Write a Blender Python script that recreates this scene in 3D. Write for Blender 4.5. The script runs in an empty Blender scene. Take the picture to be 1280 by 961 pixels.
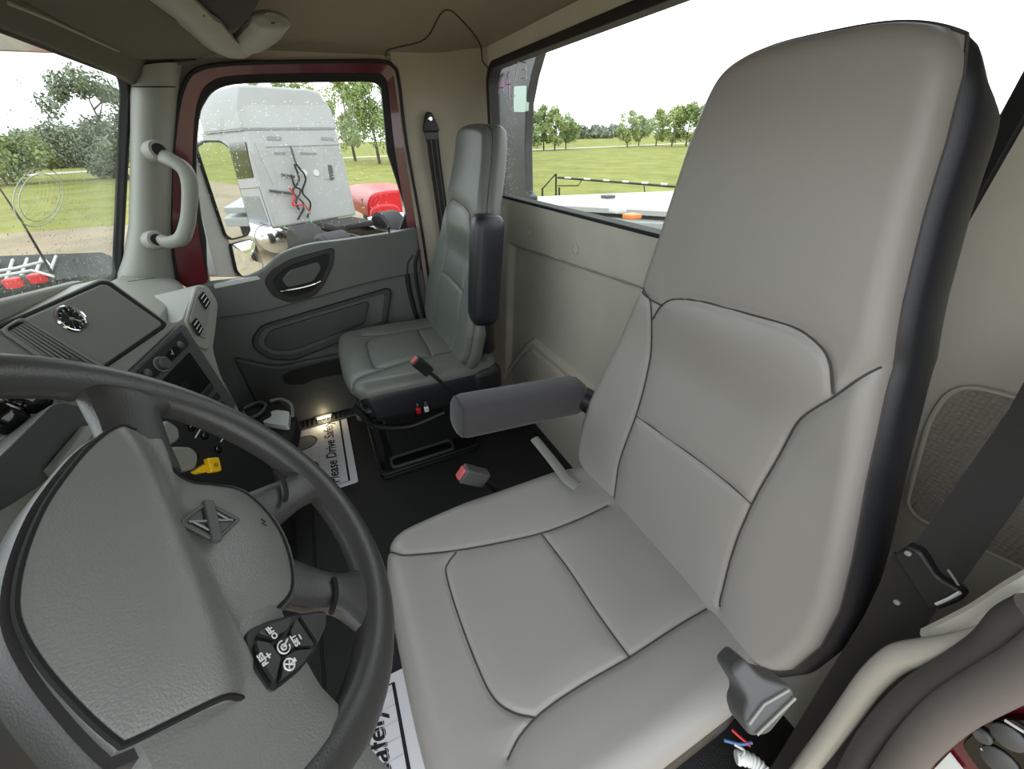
import bpy, bmesh, math, random
import numpy as np
from mathutils import Vector, Matrix
from mathutils.bvhtree import BVHTree

random.seed(7)
rng = np.random.default_rng(7)
scene = bpy.context.scene
COL = scene.collection

# ------------------------------------------------------------------ camera
# cab axes: X towards the passenger side, Y towards the front, Z up, floor at 0
W_, H_, FPX = 1280.0, 961.0, 482.0
CAM = np.array([-0.89, 0.0, 1.15])
RC = np.array([[-0.42931613, 0.47781295, -0.7664088],
               [-0.90277731, -0.25155012, 0.34887772],
               [-0.02609193, 0.8416753, 0.53935322]])
cd = bpy.data.cameras.new('camera')
cam = bpy.data.objects.new('camera', cd)
COL.objects.link(cam)
M4 = Matrix.Identity(4)
for i in range(3):
    for j in range(3):
        M4[i][j] = RC[i, j]
    M4[i][3] = CAM[i]
cam.matrix_world = M4
cd.sensor_fit = 'HORIZONTAL'
cd.sensor_width = 36.0
cd.lens = FPX / W_ * 36.0
cd.clip_start = 0.01
cd.clip_end = 1000
scene.camera = cam

# ------------------------------------------------------------------ sky and exposure
world = bpy.data.worlds.new('world')
scene.world = world
world.use_nodes = True
wn = world.node_tree
bg = wn.nodes['Background']
tc = wn.nodes.new('ShaderNodeTexCoord')
nz = wn.nodes.new('ShaderNodeTexNoise')
nz.inputs['Scale'].default_value = 2.0
nz.inputs['Detail'].default_value = 4
cr = wn.nodes.new('ShaderNodeValToRGB')
cr.color_ramp.elements[0].color = (0.89, 0.95, 1.0, 1)
cr.color_ramp.elements[1].color = (0.95, 0.98, 1.0, 1)
wn.links.new(tc.outputs['Generated'], nz.inputs['Vector'])
wn.links.new(nz.outputs['Fac'], cr.inputs['Fac'])
wn.links.new(cr.outputs['Color'], bg.inputs['Color'])
bg.inputs['Strength'].default_value = 1.9
vs = scene.view_settings
vs.view_transform = 'Standard'
vs.look = 'None'
vs.exposure = 0.55
vs.gamma = 1.0
vs.use_curve_mapping = False
scene.cycles.max_bounces = 10
scene.cycles.diffuse_bounces = 6
scene.cycles.transparent_max_bounces = 16

GROUND = -1.3


# ------------------------------------------------------------------ measuring helpers
def ray(p):
    return RC @ np.array([p[0] - W_ / 2, -(p[1] - H_ / 2), -FPX])


def pl(p, o, n):
    d = ray(p); o = np.asarray(o, float); n = np.asarray(n, float)
    return CAM + d * (((o - CAM) @ n) / (d @ n))


def ux(p, x): return pl(p, (x, 0, 0), (1, 0, 0))
def uy(p, y): return pl(p, (0, y, 0), (0, 1, 0))
def uz(p, z): return pl(p, (0, 0, z), (0, 0, 1))


# ------------------------------------------------------------------ materials
def lin(c):
    r = []
    for v in c[:3]:
        v = v / 255.0
        r.append(v / 12.92 if v <= 0.04045 else ((v + 0.055) / 1.055) ** 2.4)
    return (r[0], r[1], r[2], 1.0)


MATS = {}


def mat(name, col, rough=0.5, metal=0.0, bump=None, scale=400, strength=0.2, dist=0.001, vary=0.0, vscale=6,
        spec=0.5, col2=None, trans=0.0, coat=0.0, sheen=0.0):
    if name in MATS:
        return MATS[name]
    m = bpy.data.materials.new(name)
    m.use_nodes = True
    nt = m.node_tree
    b = nt.nodes['Principled BSDF']
    b.inputs['Base Color'].default_value = lin(col)
    b.inputs['Roughness'].default_value = rough
    b.inputs['Metallic'].default_value = metal
    b.inputs['Specular IOR Level'].default_value = spec
    b.inputs['Transmission Weight'].default_value = trans
    b.inputs['Coat Weight'].default_value = coat
    b.inputs['Sheen Weight'].default_value = sheen
    co = nt.nodes.new('ShaderNodeTexCoord')
    if vary or col2:
        n = nt.nodes.new('ShaderNodeTexNoise')
        n.inputs['Scale'].default_value = vscale
        n.inputs['Detail'].default_value = 6
        nt.links.new(co.outputs['Object'], n.inputs['Vector'])
        r = nt.nodes.new('ShaderNodeValToRGB')
        a = lin(col)
        if col2:
            c0, c1 = a, lin(col2)
        else:
            c0 = tuple(x * (1 - vary) for x in a[:3]) + (1,)
            c1 = tuple(min(1, x * (1 + vary)) for x in a[:3]) + (1,)
        r.color_ramp.elements[0].color = c0
        r.color_ramp.elements[1].color = c1
        r.color_ramp.elements[0].position = 0.35
        r.color_ramp.elements[1].position = 0.65
        nt.links.new(n.outputs['Fac'], r.inputs['Fac'])
        nt.links.new(r.outputs['Color'], b.inputs['Base Color'])
    if bump:
        bp = nt.nodes.new('ShaderNodeBump')
        bp.inputs['Strength'].default_value = strength
        bp.inputs['Distance'].default_value = dist
        if bump == 'leather':
            v = nt.nodes.new('ShaderNodeTexVoronoi')
            v.inputs['Scale'].default_value = scale
            v.feature = 'DISTANCE_TO_EDGE'
            nt.links.new(co.outputs['Object'], v.inputs['Vector'])
            nt.links.new(v.outputs['Distance'], bp.inputs['Height'])
        elif bump == 'pebble':
            v = nt.nodes.new('ShaderNodeTexVoronoi')
            v.inputs['Scale'].default_value = scale
            bp.invert = True
            nt.links.new(co.outputs['Object'], v.inputs['Vector'])
            nt.links.new(v.outputs['Distance'], bp.inputs['Height'])
        elif bump == 'weave':
            v = nt.nodes.new('ShaderNodeTexVoronoi')
            v.inputs['Scale'].default_value = scale
            v.inputs['Randomness'].default_value = 0.15
            nt.links.new(co.outputs['Object'], v.inputs['Vector'])
            nt.links.new(v.outputs['Distance'], bp.inputs['Height'])
        else:
            v = nt.nodes.new('ShaderNodeTexNoise')
            v.inputs['Scale'].default_value = scale
            v.inputs['Detail'].default_value = 3
            nt.links.new(co.outputs['Object'], v.inputs['Vector'])
            nt.links.new(v.outputs['Fac'], bp.inputs['Height'])
        nt.links.new(bp.outputs['Normal'], b.inputs['Normal'])
    MATS[name] = m
    return m


def glass_mat(name, tint=(0.97, 0.99, 0.98), ior=1.3):
    m = bpy.data.materials.new(name)
    m.use_nodes = True
    nt = m.node_tree
    for n in list(nt.nodes):
        nt.nodes.remove(n)
    out = nt.nodes.new('ShaderNodeOutputMaterial')
    t = nt.nodes.new('ShaderNodeBsdfTransparent')
    t.inputs['Color'].default_value = tint + (1,)
    g = nt.nodes.new('ShaderNodeBsdfGlossy')
    g.inputs['Roughness'].default_value = 0.02
    lw = nt.nodes.new('ShaderNodeLayerWeight')
    lw.inputs['Blend'].default_value = 0.5
    pw_ = nt.nodes.new('ShaderNodeMath'); pw_.operation = 'POWER'; pw_.inputs[1].default_value = 5.0
    f = nt.nodes.new('ShaderNodeMath'); f.operation = 'MULTIPLY_ADD'; f.inputs[1].default_value = 0.6; f.inputs[2].default_value = 0.015
    nt.links.new(lw.outputs['Facing'], pw_.inputs[0])
    nt.links.new(pw_.outputs[0], f.inputs[0])
    mx = nt.nodes.new('ShaderNodeMixShader')
    nt.links.new(f.outputs[0], mx.inputs[0])
    nt.links.new(t.outputs[0], mx.inputs[1])
    nt.links.new(g.outputs[0], mx.inputs[2])
    nt.links.new(mx.outputs[0], out.inputs[0])
    MATS[name] = m
    return m


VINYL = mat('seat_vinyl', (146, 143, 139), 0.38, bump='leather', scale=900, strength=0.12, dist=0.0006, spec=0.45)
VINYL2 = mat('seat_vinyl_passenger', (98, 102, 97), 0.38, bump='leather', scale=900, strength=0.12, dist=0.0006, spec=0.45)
BLKVIN = mat('black_vinyl', (34, 35, 39), 0.38, bump='leather', scale=700, strength=0.2, dist=0.0006)
FABRIC = mat('armrest_fabric', (60, 58, 61), 0.85, bump='noise', scale=1500, strength=0.3, dist=0.0006, sheen=0.2)
THREAD = mat('seam_thread', (62, 60, 58), 0.7)
DASH = mat('dash_plastic', (142, 144, 135), 0.5, bump='leather', scale=600, strength=0.15, dist=0.0005)
DASHP = mat('dash_panel', (116, 119, 111), 0.48, bump='leather', scale=700, strength=0.12, dist=0.0005)
DOORG = mat('door_plastic', (92, 96, 93), 0.5, bump='leather', scale=500, strength=0.15, dist=0.0005)
DOORD = mat('door_plastic_dark', (62, 65, 64), 0.55, bump='leather', scale=500, strength=0.15, dist=0.0005)
PILLAR = mat('pillar_plastic', (138, 141, 133), 0.5, bump='leather', scale=500, strength=0.12, dist=0.0005)
TAN = mat('tan_trim', (168, 161, 146), 0.65, bump='noise', scale=700, strength=0.2, dist=0.0006, vary=0.04, vscale=9)
TAN2 = mat('tan_rear_panel', (196, 192, 179), 0.6, bump='noise', scale=900, strength=0.15, dist=0.0006, vary=0.03, vscale=9)
HEAD = mat('headliner', (140, 133, 117), 0.9, bump='noise', scale=1200, strength=0.25, dist=0.0008)
VISOR = mat('visor_cloth', (90, 89, 77), 0.9, bump='noise', scale=500, strength=0.2, dist=0.001)
MESH = mat('woven_insert', (158, 151, 141), 0.75, bump='weave', scale=170, strength=1.0, dist=0.003)
BLK = mat('black_plastic', (26, 27, 27), 0.45, bump='noise', scale=600, strength=0.15, dist=0.0004)
BLKM = mat('black_matte', (16, 16, 16), 0.8)
BLKG = mat('black_gloss', (8, 8, 9), 0.12)
RUBBER = mat('black_rubber', (22, 22, 23), 0.65)
FLOORM = mat('floor_vinyl', (30, 30, 30), 0.62, bump='leather', scale=160, strength=0.5, dist=0.002)
WHEELM = mat('wheel_skin_shaded', (60, 60, 59), 0.36, bump='pebble', scale=520, strength=0.2, dist=0.0008)  # same skin as the cover, coloured darker for shade on rim and spokes
COVERM = mat('wheel_skin_lit', (118, 119, 116), 0.36, bump='pebble', scale=620, strength=0.3, dist=0.0009)  # same skin as the rim, coloured lighter to stand for light on it
RED = mat('red_paint', (96, 14, 27), 0.25, coat=0.6)
REDL = mat('red_plastic', (196, 24, 30), 0.3)
PINK = mat('faded_red_button', (196, 88, 92), 0.4)
CHROME = mat('chrome', (225, 228, 230), 0.12, metal=1.0)
STEEL = mat('brushed_steel', (180, 182, 182), 0.35, metal=1.0)
GREYP = mat('grey_plastic', (130, 131, 124), 0.45, bump='noise', scale=500, strength=0.1, dist=0.0004)
GREYD = mat('grey_plastic_dark', (74, 75, 74), 0.5)
LIGHTP = mat('pale_plastic', (196, 200, 196), 0.45)
YEL = mat('yellow_plastic', (236, 190, 20), 0.4)
PAPER = mat('paper', (232, 232, 236), 0.85)
INK = mat('ink', (28, 28, 32), 0.8)
INKG = mat('ink_grid', (196, 198, 204), 0.85)
INKS = mat('ink_sole', (130, 132, 136), 0.85, bump='noise', scale=300, strength=0.1)
WHITE = mat('white_print', (222, 224, 222), 0.5)
SEAL = mat('seal_rubber', (70, 67, 65), 0.6, bump='noise', scale=300, strength=0.1)
CREAM = mat('satin_trim', (168, 164, 154), 0.28, spec=0.7)
WEB = mat('belt_webbing', (34, 32, 31), 0.8, bump='weave', scale=500, strength=0.4, dist=0.0008)
GLASS = glass_mat('window_glass')
WPAINT = mat('white_truck_paint', (160, 161, 160), 0.6, vary=0.05, vscale=1.5, spec=0.2)
WPAINT2 = mat('white_paint_clean', (158, 160, 157), 0.35)
GREYW = mat('grey_truck_panel', (120, 124, 128), 0.4)
MIRROR = mat('mirror_glass', (232, 236, 236), 0.02, metal=1.0)
LEAF = mat('leaf_green', (130, 146, 90), 0.8, vary=0.35, vscale=0.9)
LEAFD = mat('leaf_dark', (122, 132, 108), 0.85, vary=0.3, vscale=0.9)
LEAFL = mat('leaf_light', (150, 162, 102), 0.8, vary=0.3, vscale=0.9)
BARK = mat('bark', (84, 74, 62), 0.9)
WETG = mat('wet_dark_panel', (54, 57, 60), 0.35, vary=0.12, vscale=12)


# ------------------------------------------------------------------ object helpers
WPOS = {}


def link(o, parent, pos):
    COL.objects.link(o)
    pos = Vector(pos)
    WPOS[o.name] = pos
    if parent is not None:
        o.parent = parent
        o.location = pos - WPOS[parent.name]
    else:
        o.location = pos
    return o


def tag(o, label=None, cat=None, group=None, kind=None):
    if label: o['label'] = label
    if cat: o['category'] = cat
    if group: o['group'] = group
    if kind: o['kind'] = kind
    return o


def empty(name, loc, label=None, cat=None, group=None, kind=None):
    o = bpy.data.objects.new(name, None)
    o.empty_display_size = 0.05
    link(o, None, loc)
    return tag(o, label, cat, group, kind)


def mk(name, V, F, m, parent=None, smooth=True, bevel=0.0, segs=2, sub=0, angle=35):
    V = np.asarray([tuple(v) for v in V], float)
    lo, hi = V.min(0), V.max(0)
    c = np.array([(lo[0] + hi[0]) / 2, (lo[1] + hi[1]) / 2, lo[2]])
    me = bpy.data.meshes.new(name)
    me.from_pydata([tuple(v) for v in (V - c)], [], [tuple(int(i) for i in f) for f in F])
    bm = bmesh.new(); bm.from_mesh(me)
    bmesh.ops.remove_doubles(bm, verts=bm.verts, dist=1e-6)
    bmesh.ops.recalc_face_normals(bm, faces=bm.faces)
    bm.to_mesh(me); bm.free()
    ms = m if isinstance(m, (list, tuple)) else [m]
    for x in ms:
        me.materials.append(x)
    o = bpy.data.objects.new(name, me)
    link(o, parent, c)
    if bevel > 0:
        b = o.modifiers.new('bevel', 'BEVEL')
        b.width = bevel; b.segments = segs; b.limit_method = 'ANGLE'
        b.angle_limit = math.radians(30)
    if sub:
        s = o.modifiers.new('sub', 'SUBSURF'); s.levels = sub; s.render_levels = sub
    if smooth:
        me.shade_smooth()
        if not sub:
            try:
                me.set_sharp_from_angle(angle=math.radians(angle))
            except Exception:
                pass
    return o


def catmull(pts, n=8, closed=False):
    P = [np.asarray(p, float) for p in pts]
    out = []
    N = len(P)
    rngs = range(N) if closed else range(N - 1)
    for i in rngs:
        p1, p2 = P[i], P[(i + 1) % N]
        p0 = P[i - 1] if (closed or i > 0) else 2 * p1 - p2
        p3 = P[(i + 2) % N] if (closed or i + 2 < N) else 2 * p2 - p1
        for k in range(n):
            t = k / n
            out.append(0.5 * (2 * p1 + (p2 - p0) * t + (2 * p0 - 5 * p1 + 4 * p2 - p3) * t * t + (3 * p1 - p0 - 3 * p2 + p3) * t ** 3))
    if not closed:
        out.append(P[-1])
    return out


def rnd(pts, r, n=5):
    """round the corners of a closed polygon; r in the polygon's own units"""
    P = [np.asarray(p, float) for p in pts]
    out = []
    N = len(P)
    rs = r if isinstance(r, (list, tuple)) else [r] * N
    for i in range(N):
        a, b, c = P[i - 1], P[i], P[(i + 1) % N]
        la, lc = np.linalg.norm(a - b), np.linalg.norm(c - b)
        q = min(rs[i], la * 0.48, lc * 0.48)
        s, e = b + (a - b) / la * q, b + (c - b) / lc * q
        for k in range(n + 1):
            t = k / n
            out.append((1 - t) ** 2 * s + 2 * t * (1 - t) * b + t * t * e)
    return out


def tube_data(path, r, seg=10, flat=None, up=None, cap=True, twist=None):
    P = [np.asarray(p, float) for p in path]
    n = len(P)
    R = list(r) if isinstance(r, (list, tuple, np.ndarray)) else [r] * n
    V, F = [], []
    ref = np.asarray(up if up is not None else (0.13, 0.21, 0.97), float)
    prev = None
    for i in range(n):
        t = P[min(i + 1, n - 1)] - P[max(i - 1, 0)]
        t = t / (np.linalg.norm(t) + 1e-12)
        if prev is None or up is not None:
            a = ref - t * (ref @ t)
            if np.linalg.norm(a) < 1e-4:
                a = np.array([1, 0, 0]) - t * t[0]
        else:
            a = prev - t * (prev @ t)
        a /= np.linalg.norm(a)
        prev = a
        b = np.cross(t, a)
        fa, fb = flat if flat else (1, 1)
        for k in range(seg):
            w = 2 * math.pi * k / seg
            V.append(P[i] + R[i] * (fa * math.cos(w) * a + fb * math.sin(w) * b))
    for i in range(n - 1):
        for k in range(seg):
            k2 = (k + 1) % seg
            F.append((i * seg + k, i * seg + k2, (i + 1) * seg + k2, (i + 1) * seg + k))
    if cap:
        F.append(tuple(range(seg))[::-1])
        F.append(tuple((n - 1) * seg + k for k in range(seg)))
    return V, F


def tube(name, path, r, m, parent=None, **kw):
    V, F = tube_data(path, r, **kw)
    return mk(name, V, F, m, parent)


def prism(name, poly, off, m, parent=None, bevel=0.0, segs=2, smooth=True):
    P = [np.asarray(p, float) for p in poly]
    off = np.asarray(off, float)
    n = len(P)
    V = P + [p + off for p in P]
    F = [tuple(range(n)), tuple(range(2 * n - 1, n - 1, -1))]
    for i in range(n):
        j = (i + 1) % n
        F.append((i, j, n + j, n + i))
    return mk(name, V, F, m, parent, smooth, bevel, segs)


def ring(name, outer, inner, off, m, parent=None, bevel=0.0, segs=2):
    n = len(outer)
    off = np.asarray(off, float)
    O = [np.asarray(p, float) for p in outer]; I = [np.asarray(p, float) for p in inner]
    V = O + I + [p + off for p in O] + [p + off for p in I]
    F = []
    for i in range(n):
        j = (i + 1) % n
        F += [(i, j, n + j, n + i), (2 * n + i, 3 * n + i, 3 * n + j, 2 * n + j), (i, 2 * n + i, 2 * n + j, j),
              (n + i, n + j, 3 * n + j, 3 * n + i)]
    return mk(name, V, F, m, parent, True, bevel, segs)


def loft(name, secs, m, parent=None, closed=True, cap=True, bevel=0.0, segs=2, sub=0, angle=35):
    n = len(secs[0])
    V = [p for s in secs for p in s]
    F = []
    for i in range(len(secs) - 1):
        for k in range(n if closed else n - 1):
            k2 = (k + 1) % n
            F.append((i * n + k, i * n + k2, (i + 1) * n + k2, (i + 1) * n + k))
    if cap and closed:
        F.append(tuple(range(n))[::-1])
        F.append(tuple((len(secs) - 1) * n + k for k in range(n)))
    return mk(name, V, F, m, parent, True, bevel, segs, sub, angle)


def box_data(c, s, ax=None):
    c = np.asarray(c, float); s = np.asarray(s, float) / 2
    A = np.eye(3) if ax is None else np.asarray(ax, float)
    V = [c + sx * s[0] * A[0] + sy * s[1] * A[1] + sz * s[2] * A[2] for sx in (-1, 1) for sy in (-1, 1) for sz in (-1, 1)]
    F = [(0, 1, 3, 2), (4, 6, 7, 5), (0, 4, 5, 1), (2, 3, 7, 6), (0, 2, 6, 4), (1, 5, 7, 3)]
    return V, F


def box(name, c, s, m, parent=None, bevel=0.004, ax=None, segs=2):
    V, F = box_data(c, s, ax)
    return mk(name, V, F, m, parent, True, bevel, segs)


def join(parts):
    V, F = [], []
    for v, f in parts:
        o = len(V)
        V += list(v); F += [tuple(i + o for i in q) for q in f]
    return V, F


def lathe_data(prof, o, axis, seg=24):
    """prof: list of (radius, height along axis)"""
    o = np.asarray(o, float); ax = np.asarray(axis, float); ax = ax / np.linalg.norm(ax)
    a = np.cross(ax, (0.3, 0.9, 0.1)); a /= np.linalg.norm(a)
    b = np.cross(ax, a)
    V, F = [], []
    for r, h in prof:
        for k in range(seg):
            w = 2 * math.pi * k / seg
            V.append(o + ax * h + max(r, 1e-5) * (math.cos(w) * a + math.sin(w) * b))
    for i in range(len(prof) - 1):
        for k in range(seg):
            k2 = (k + 1) % seg
            F.append((i * seg + k, i * seg + k2, (i + 1) * seg + k2, (i + 1) * seg + k))
    F.append(tuple(range(seg))[::-1]); F.append(tuple((len(prof) - 1) * seg + k for k in range(seg)))
    return V, F


def lathe(name, prof, o, axis, m, parent=None, seg=24):
    V, F = lathe_data(prof, o, axis, seg)
    return mk(name, V, F, m, parent)


def text(name, s, o, ex, ey, size, m, parent=None, depth=0.0004, shear=0.0, bold=0.0, center=True):
    """lettering in the plane of ex (reading direction) and ey (up)"""
    cu = bpy.data.curves.new(name, 'FONT')
    cu.body = s; cu.size = size; cu.shear = shear; cu.offset = bold; cu.extrude = depth
    cu.align_x = 'CENTER' if center else 'LEFT'; cu.align_y = 'CENTER'
    t = bpy.data.objects.new(name, cu)
    me = bpy.data.meshes.new_from_object(t)
    bpy.data.objects.remove(t)
    ex = np.asarray(ex, float); ex /= np.linalg.norm(ex)
    ey = np.asarray(ey, float); ey -= ex * (ex @ ey); ey /= np.linalg.norm(ey)
    en = np.cross(ex, ey)
    V = [np.asarray(o) + ex * v.co.x + ey * v.co.y + en * v.co.z for v in me.vertices]
    F = [tuple(p.vertices) for p in me.polygons]
    bpy.data.meshes.remove(me)
    return mk(name, V, F, m, parent, smooth=False)


def dup(o, delta=(0, 0, 0), parent=None):
    c = o.copy(); COL.objects.link(c)
    WPOS[c.name] = WPOS[o.name] + Vector(delta)
    c.parent = parent
    c.location = o.location + (Vector(delta) if parent is None else Vector((0, 0, 0)))
    for ch in o.children:
        dup(ch, delta, c)
    return c


def hit(p, objs):
    """where the sight line through p meets the given objects"""
    d = ray(p); d /= np.linalg.norm(d)
    best = None
    for o in objs:
        me = o.data
        w = WPOS[o.name]
        t = BVHTree.FromPolygons([v.co + w for v in me.vertices], [tuple(q.vertices) for q in me.polygons])
        h = t.ray_cast(Vector(CAM), Vector(d))
        if h[0] is not None and (best is None or h[3] < best[3]):
            best = h
    return None if best is None else (np.array(best[0]), np.array(best[1]))


def sm(x):
    x = np.clip(x, 0, 1)
    return x * x * (3 - 2 * x)

# ================================================================== THE SETTING
def struct(o, label=None):
    return tag(o, label, None, None, 'structure')


# floor
V, F = join([box_data((0, 0.1, -0.03), (1.9, 1.72, 0.06))])
floor = struct(mk('floor', V, F, FLOORM, None, False), 'black grained vinyl cab floor')
tube('floor_seam', [uz((389, 600), 0.002), uz((395, 720), 0.002), uz((409, 900), 0.002)], 0.004, BLKM, floor, seg=6)
# ribbed step plate by the passenger door
sill = box('sill_plate', (0.885, 0.22, 0.008), (0.09, 0.7, 0.012), GREYD, floor, 0.003)
for k in range(34):
    V, F = box_data((0.885, -0.1 + k * 0.019, 0.016), (0.085, 0.006, 0.006))
    mk('sill_rib', V, F, GREYD, sill, False)

# ceiling: a shallow dome
nx, ny = 60, 44
V, F = [], []
for j in range(ny + 1):
    for i in range(nx + 1):
        x = -0.97 + 1.94 * i / nx
        y = -0.74 + 1.16 * j / ny
        q = (1 - abs(x / 0.97) ** 5) * (1 - abs((y + 0.16) / 0.58) ** 5)
        V.append((x, y, 1.385 + 0.13 * max(q, 0)))
for j in range(ny):
    for i in range(nx):
        a = j * (nx + 1) + i
        F.append((a, a + 1, a + nx + 2, a + nx + 1))
ceiling = struct(mk('ceiling', V, F, HEAD), 'beige fabric headliner of the cab')
V, F = box_data((0, -0.1, 1.56), (2.0, 1.3, 0.03))
mk('roof_skin', V, F, RED, ceiling, False)

# front wall under the windscreen
V, F = join([box_data((0, 0.80, 0.35), (1.9, 0.03, 0.8)), box_data((0, 0.74, 0.745), (1.9, 0.16, 0.03))])
struct(mk('wall_front', V, F, BLKM, None, False), 'dark firewall below the windscreen')

# back wall with embossed relief and the opening of the rear window
WX0, WX1, WZ0, WZ1, WR = -0.67, 0.755, 0.955, 1.365, 0.06


def in_window(x, z, m=0.0):
    dx = max(WX0 + WR - x, x - WX1 + WR, 0); dz = max(WZ0 + WR - z, z - WZ1 + WR, 0)
    return math.hypot(dx, dz) < WR - m


def relief(x, z):
    ledge = 0.80 - 0.055 * (x - 0.0)
    up = float(sm((z - ledge) / 0.02))
    side = float(sm((x - (0.60 + 0.12 * (0.78 - z))) / 0.03))
    h = 0.024 * max(up, side)
    arch = 0.43 - 0.45 * max(0, x - 0.42) ** 1.2 * 3
    h = max(h, 0.022 * float(sm((arch - z) / 0.016)))
    h -= 0.010 * math.exp(-((z - (arch - 0.045)) / 0.008) ** 2) * (1 if z < 0.5 else 0)
    if x < -0.2:
        h = 0.024
    return h


YB = -0.715
xs = np.linspace(-0.95, 0.80, 236)
zs = np.linspace(0.0, 1.42, 190)
idx = {}
V, F = [], []
for j, z in enumerate(zs):
    for i, x in enumerate(xs):
        idx[i, j] = len(V)
        V.append((x, YB + relief(x, z), z))
for j in range(len(zs) - 1):
    for i in range(len(xs) - 1):
        xc, zc = (xs[i] + xs[i + 1]) / 2, (zs[j] + zs[j + 1]) / 2
        if not in_window(xc, zc):
            F.append((idx[i, j], idx[i + 1, j], idx[i + 1, j + 1], idx[i, j + 1]))
wall_back = struct(mk('wall_back', V, F, TAN2, None), 'beige moulded rear cab wall with embossed ledge')
V, F = box_data((-0.1, -0.76, 0.47), (1.9, 0.02, 0.92))
mk('cab_skin', V, F, RED, wall_back, False)
for px in ((720, 311),):
    h, n = hit(px, [wall_back])
    lathe('plug', [(0.017, -0.004), (0.016, 0.004), (0.013, 0.005), (0.012, 0.002), (0.0, 0.003)], h, (0, 1, 0), TAN2, wall_back)
h, n = hit((661, 290), [wall_back])
lathe('plug', [(0.01, -0.004), (0.008, 0.003), (0.006, 0.001), (0.0, 0.001)], h, (0, 1, 0), TAN2, wall_back, 16)
# woven insert behind the driver's seat
ins = rnd([uy(p, YB + 0.03) for p in ((1163, 520), (1196, 478), (1330, 512), (1330, 735), (1130, 640))], 0.03)
wi = prism('woven_insert', ins, (0, -0.02, 0), MESH, wall_back, 0.003)
tube('insert_edge', ins + [ins[0]], 0.003, TAN2, wi, seg=6)

# rear window
w1 = empty('window_1', (0.04, YB, WZ0), 'wide rear window of the cab in a black gasket', kind='structure')


def rr(x0, x1, z0, z1, r, n=10):
    out = []
    for cx, cz, a0 in ((x1 - r, z1 - r, 0), (x0 + r, z1 - r, 90), (x0 + r, z0 + r, 180), (x1 - r, z0 + r, 270)):
        for k in range(n + 1):
            a = math.radians(a0 + 90 * k / n)
            out.append((cx + r * math.cos(a), cz + r * math.sin(a)))
    return out


o_ = [(x, YB + 0.030, z) for x, z in rr(WX0 - 0.012, WX1 + 0.012, WZ0 - 0.007, WZ1 + 0.012, WR + 0.012)]
i_ = [(x, YB + 0.030, z) for x, z in rr(WX0 + 0.010, WX1 - 0.008, WZ0 + 0.003, WZ1 - 0.010, WR - 0.01)]
ring('gasket', o_, i_, (0, -0.045, 0), RUBBER, w1, 0.003)
prism('pane', [(x, YB - 0.004, z) for x, z in rr(WX0, WX1, WZ0, WZ1, WR)], (0, -0.005, 0), GLASS, w1, smooth=False)

# chalk marker writing on the rear window glass
PKY = YB + 0.006
CHALKP = mat('chalk_pink', (205, 150, 205), 0.8)
CHALKW = mat('chalk_white', (205, 205, 205), 0.8)
wr = empty('window_writing', uy((640, 95), PKY), 'chalk pen price figures on the rear window glass', 'writing')


def stroke(pts, m):
    tube('stroke', [uy(p, PKY) for p in pts], 0.0019, m, wr, seg=6)


stroke([(623, 116), (628, 97), (629, 116)], CHALKP)
stroke([(624, 110), (630, 109)], CHALKP)
stroke([(637, 88), (631, 106), (639, 105)], CHALKP)
stroke([(635, 88), (637, 124)], CHALKP)
stroke([(648, 77), (643, 102)], CHALKW)
stroke([(652, 78), (657, 78), (657.5, 87), (653, 87)], CHALKW)
stroke([(657.5, 87), (657.5, 98), (652, 98)], CHALKW)

# right wall of the cab round the passenger door
V, F = join([box_data((0.945, -0.57, 0.69), (0.03, 0.34, 1.46)), box_data((0.945, 0.0, 1.42), (0.03, 1.5, 0.07)),
             box_data((0.945, 0.1, -0.03), (0.03, 1.7, 0.07)), box_data((0.945, 0.75, 0.35), (0.03, 0.26, 0.76))])
wall_right = struct(mk('wall_right', V, F, TAN, None, False), 'beige cab side wall round the passenger door')

# left wall behind the driver's door opening, front piece beside the dashboard
V, F = join([box_data((-0.965, -0.6, 0.7), (0.03, 0.26, 1.46)), box_data((-0.96, 0.0, 1.43), (0.03, 1.5, 0.07)),
             box_data((-0.96, 0.1, -0.05), (0.03, 1.7, 0.05)), box_data((-0.96, 0.75, 0.35), (0.03, 0.2, 0.76))])
wall_left = struct(mk('wall_left', V, F, TAN, None, False), 'beige cab wall behind the open driver door')

# rear corner trim, curving from the door to the rear wall
plan = catmull([(0.915, -0.385), (0.912, -0.45), (0.905, -0.53), (0.88, -0.60), (0.82, -0.66), (0.745, -0.692)], 6)
zz = list(np.linspace(0, 1.30, 14)) + [1.33, 1.36, 1.39, 1.42, 1.45]
secs = []
for z in zz:
    f = 0.0
    secs.append([(x - 0.10 * f, y + 0.06 * f, z) for x, y in plan])
corner = struct(loft('trim_1', secs, TAN, None, closed=False, cap=False), 'beige rear corner trim beside the passenger seat')
seam = []
for p in catmull([(481, 76), (484, 63), (500, 58), (532, 48), (550, 18), (561, 12), (574, 22), (592, 42), (601, 58), (603, 75), (610, 85)], 4):
    h = hit(p, [ceiling, corner, wall_back])
    if h is not None:
        seam.append(h[0] + np.array((-0.001, 0, -0.001)))
tube('trim_seam', seam, 0.0025, mat('seam_shadow', (70, 66, 58), 0.9), corner, seg=6)

gus = [ux(p, 0.938) for p in ((120, 40), (330, 40), (330, 80), (270, 86), (240, 104), (226, 150), (195, 160), (150, 100))]
prism('corner_gusset', gus, (0.02, 0, 0), PILLAR, wall_right)
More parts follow.
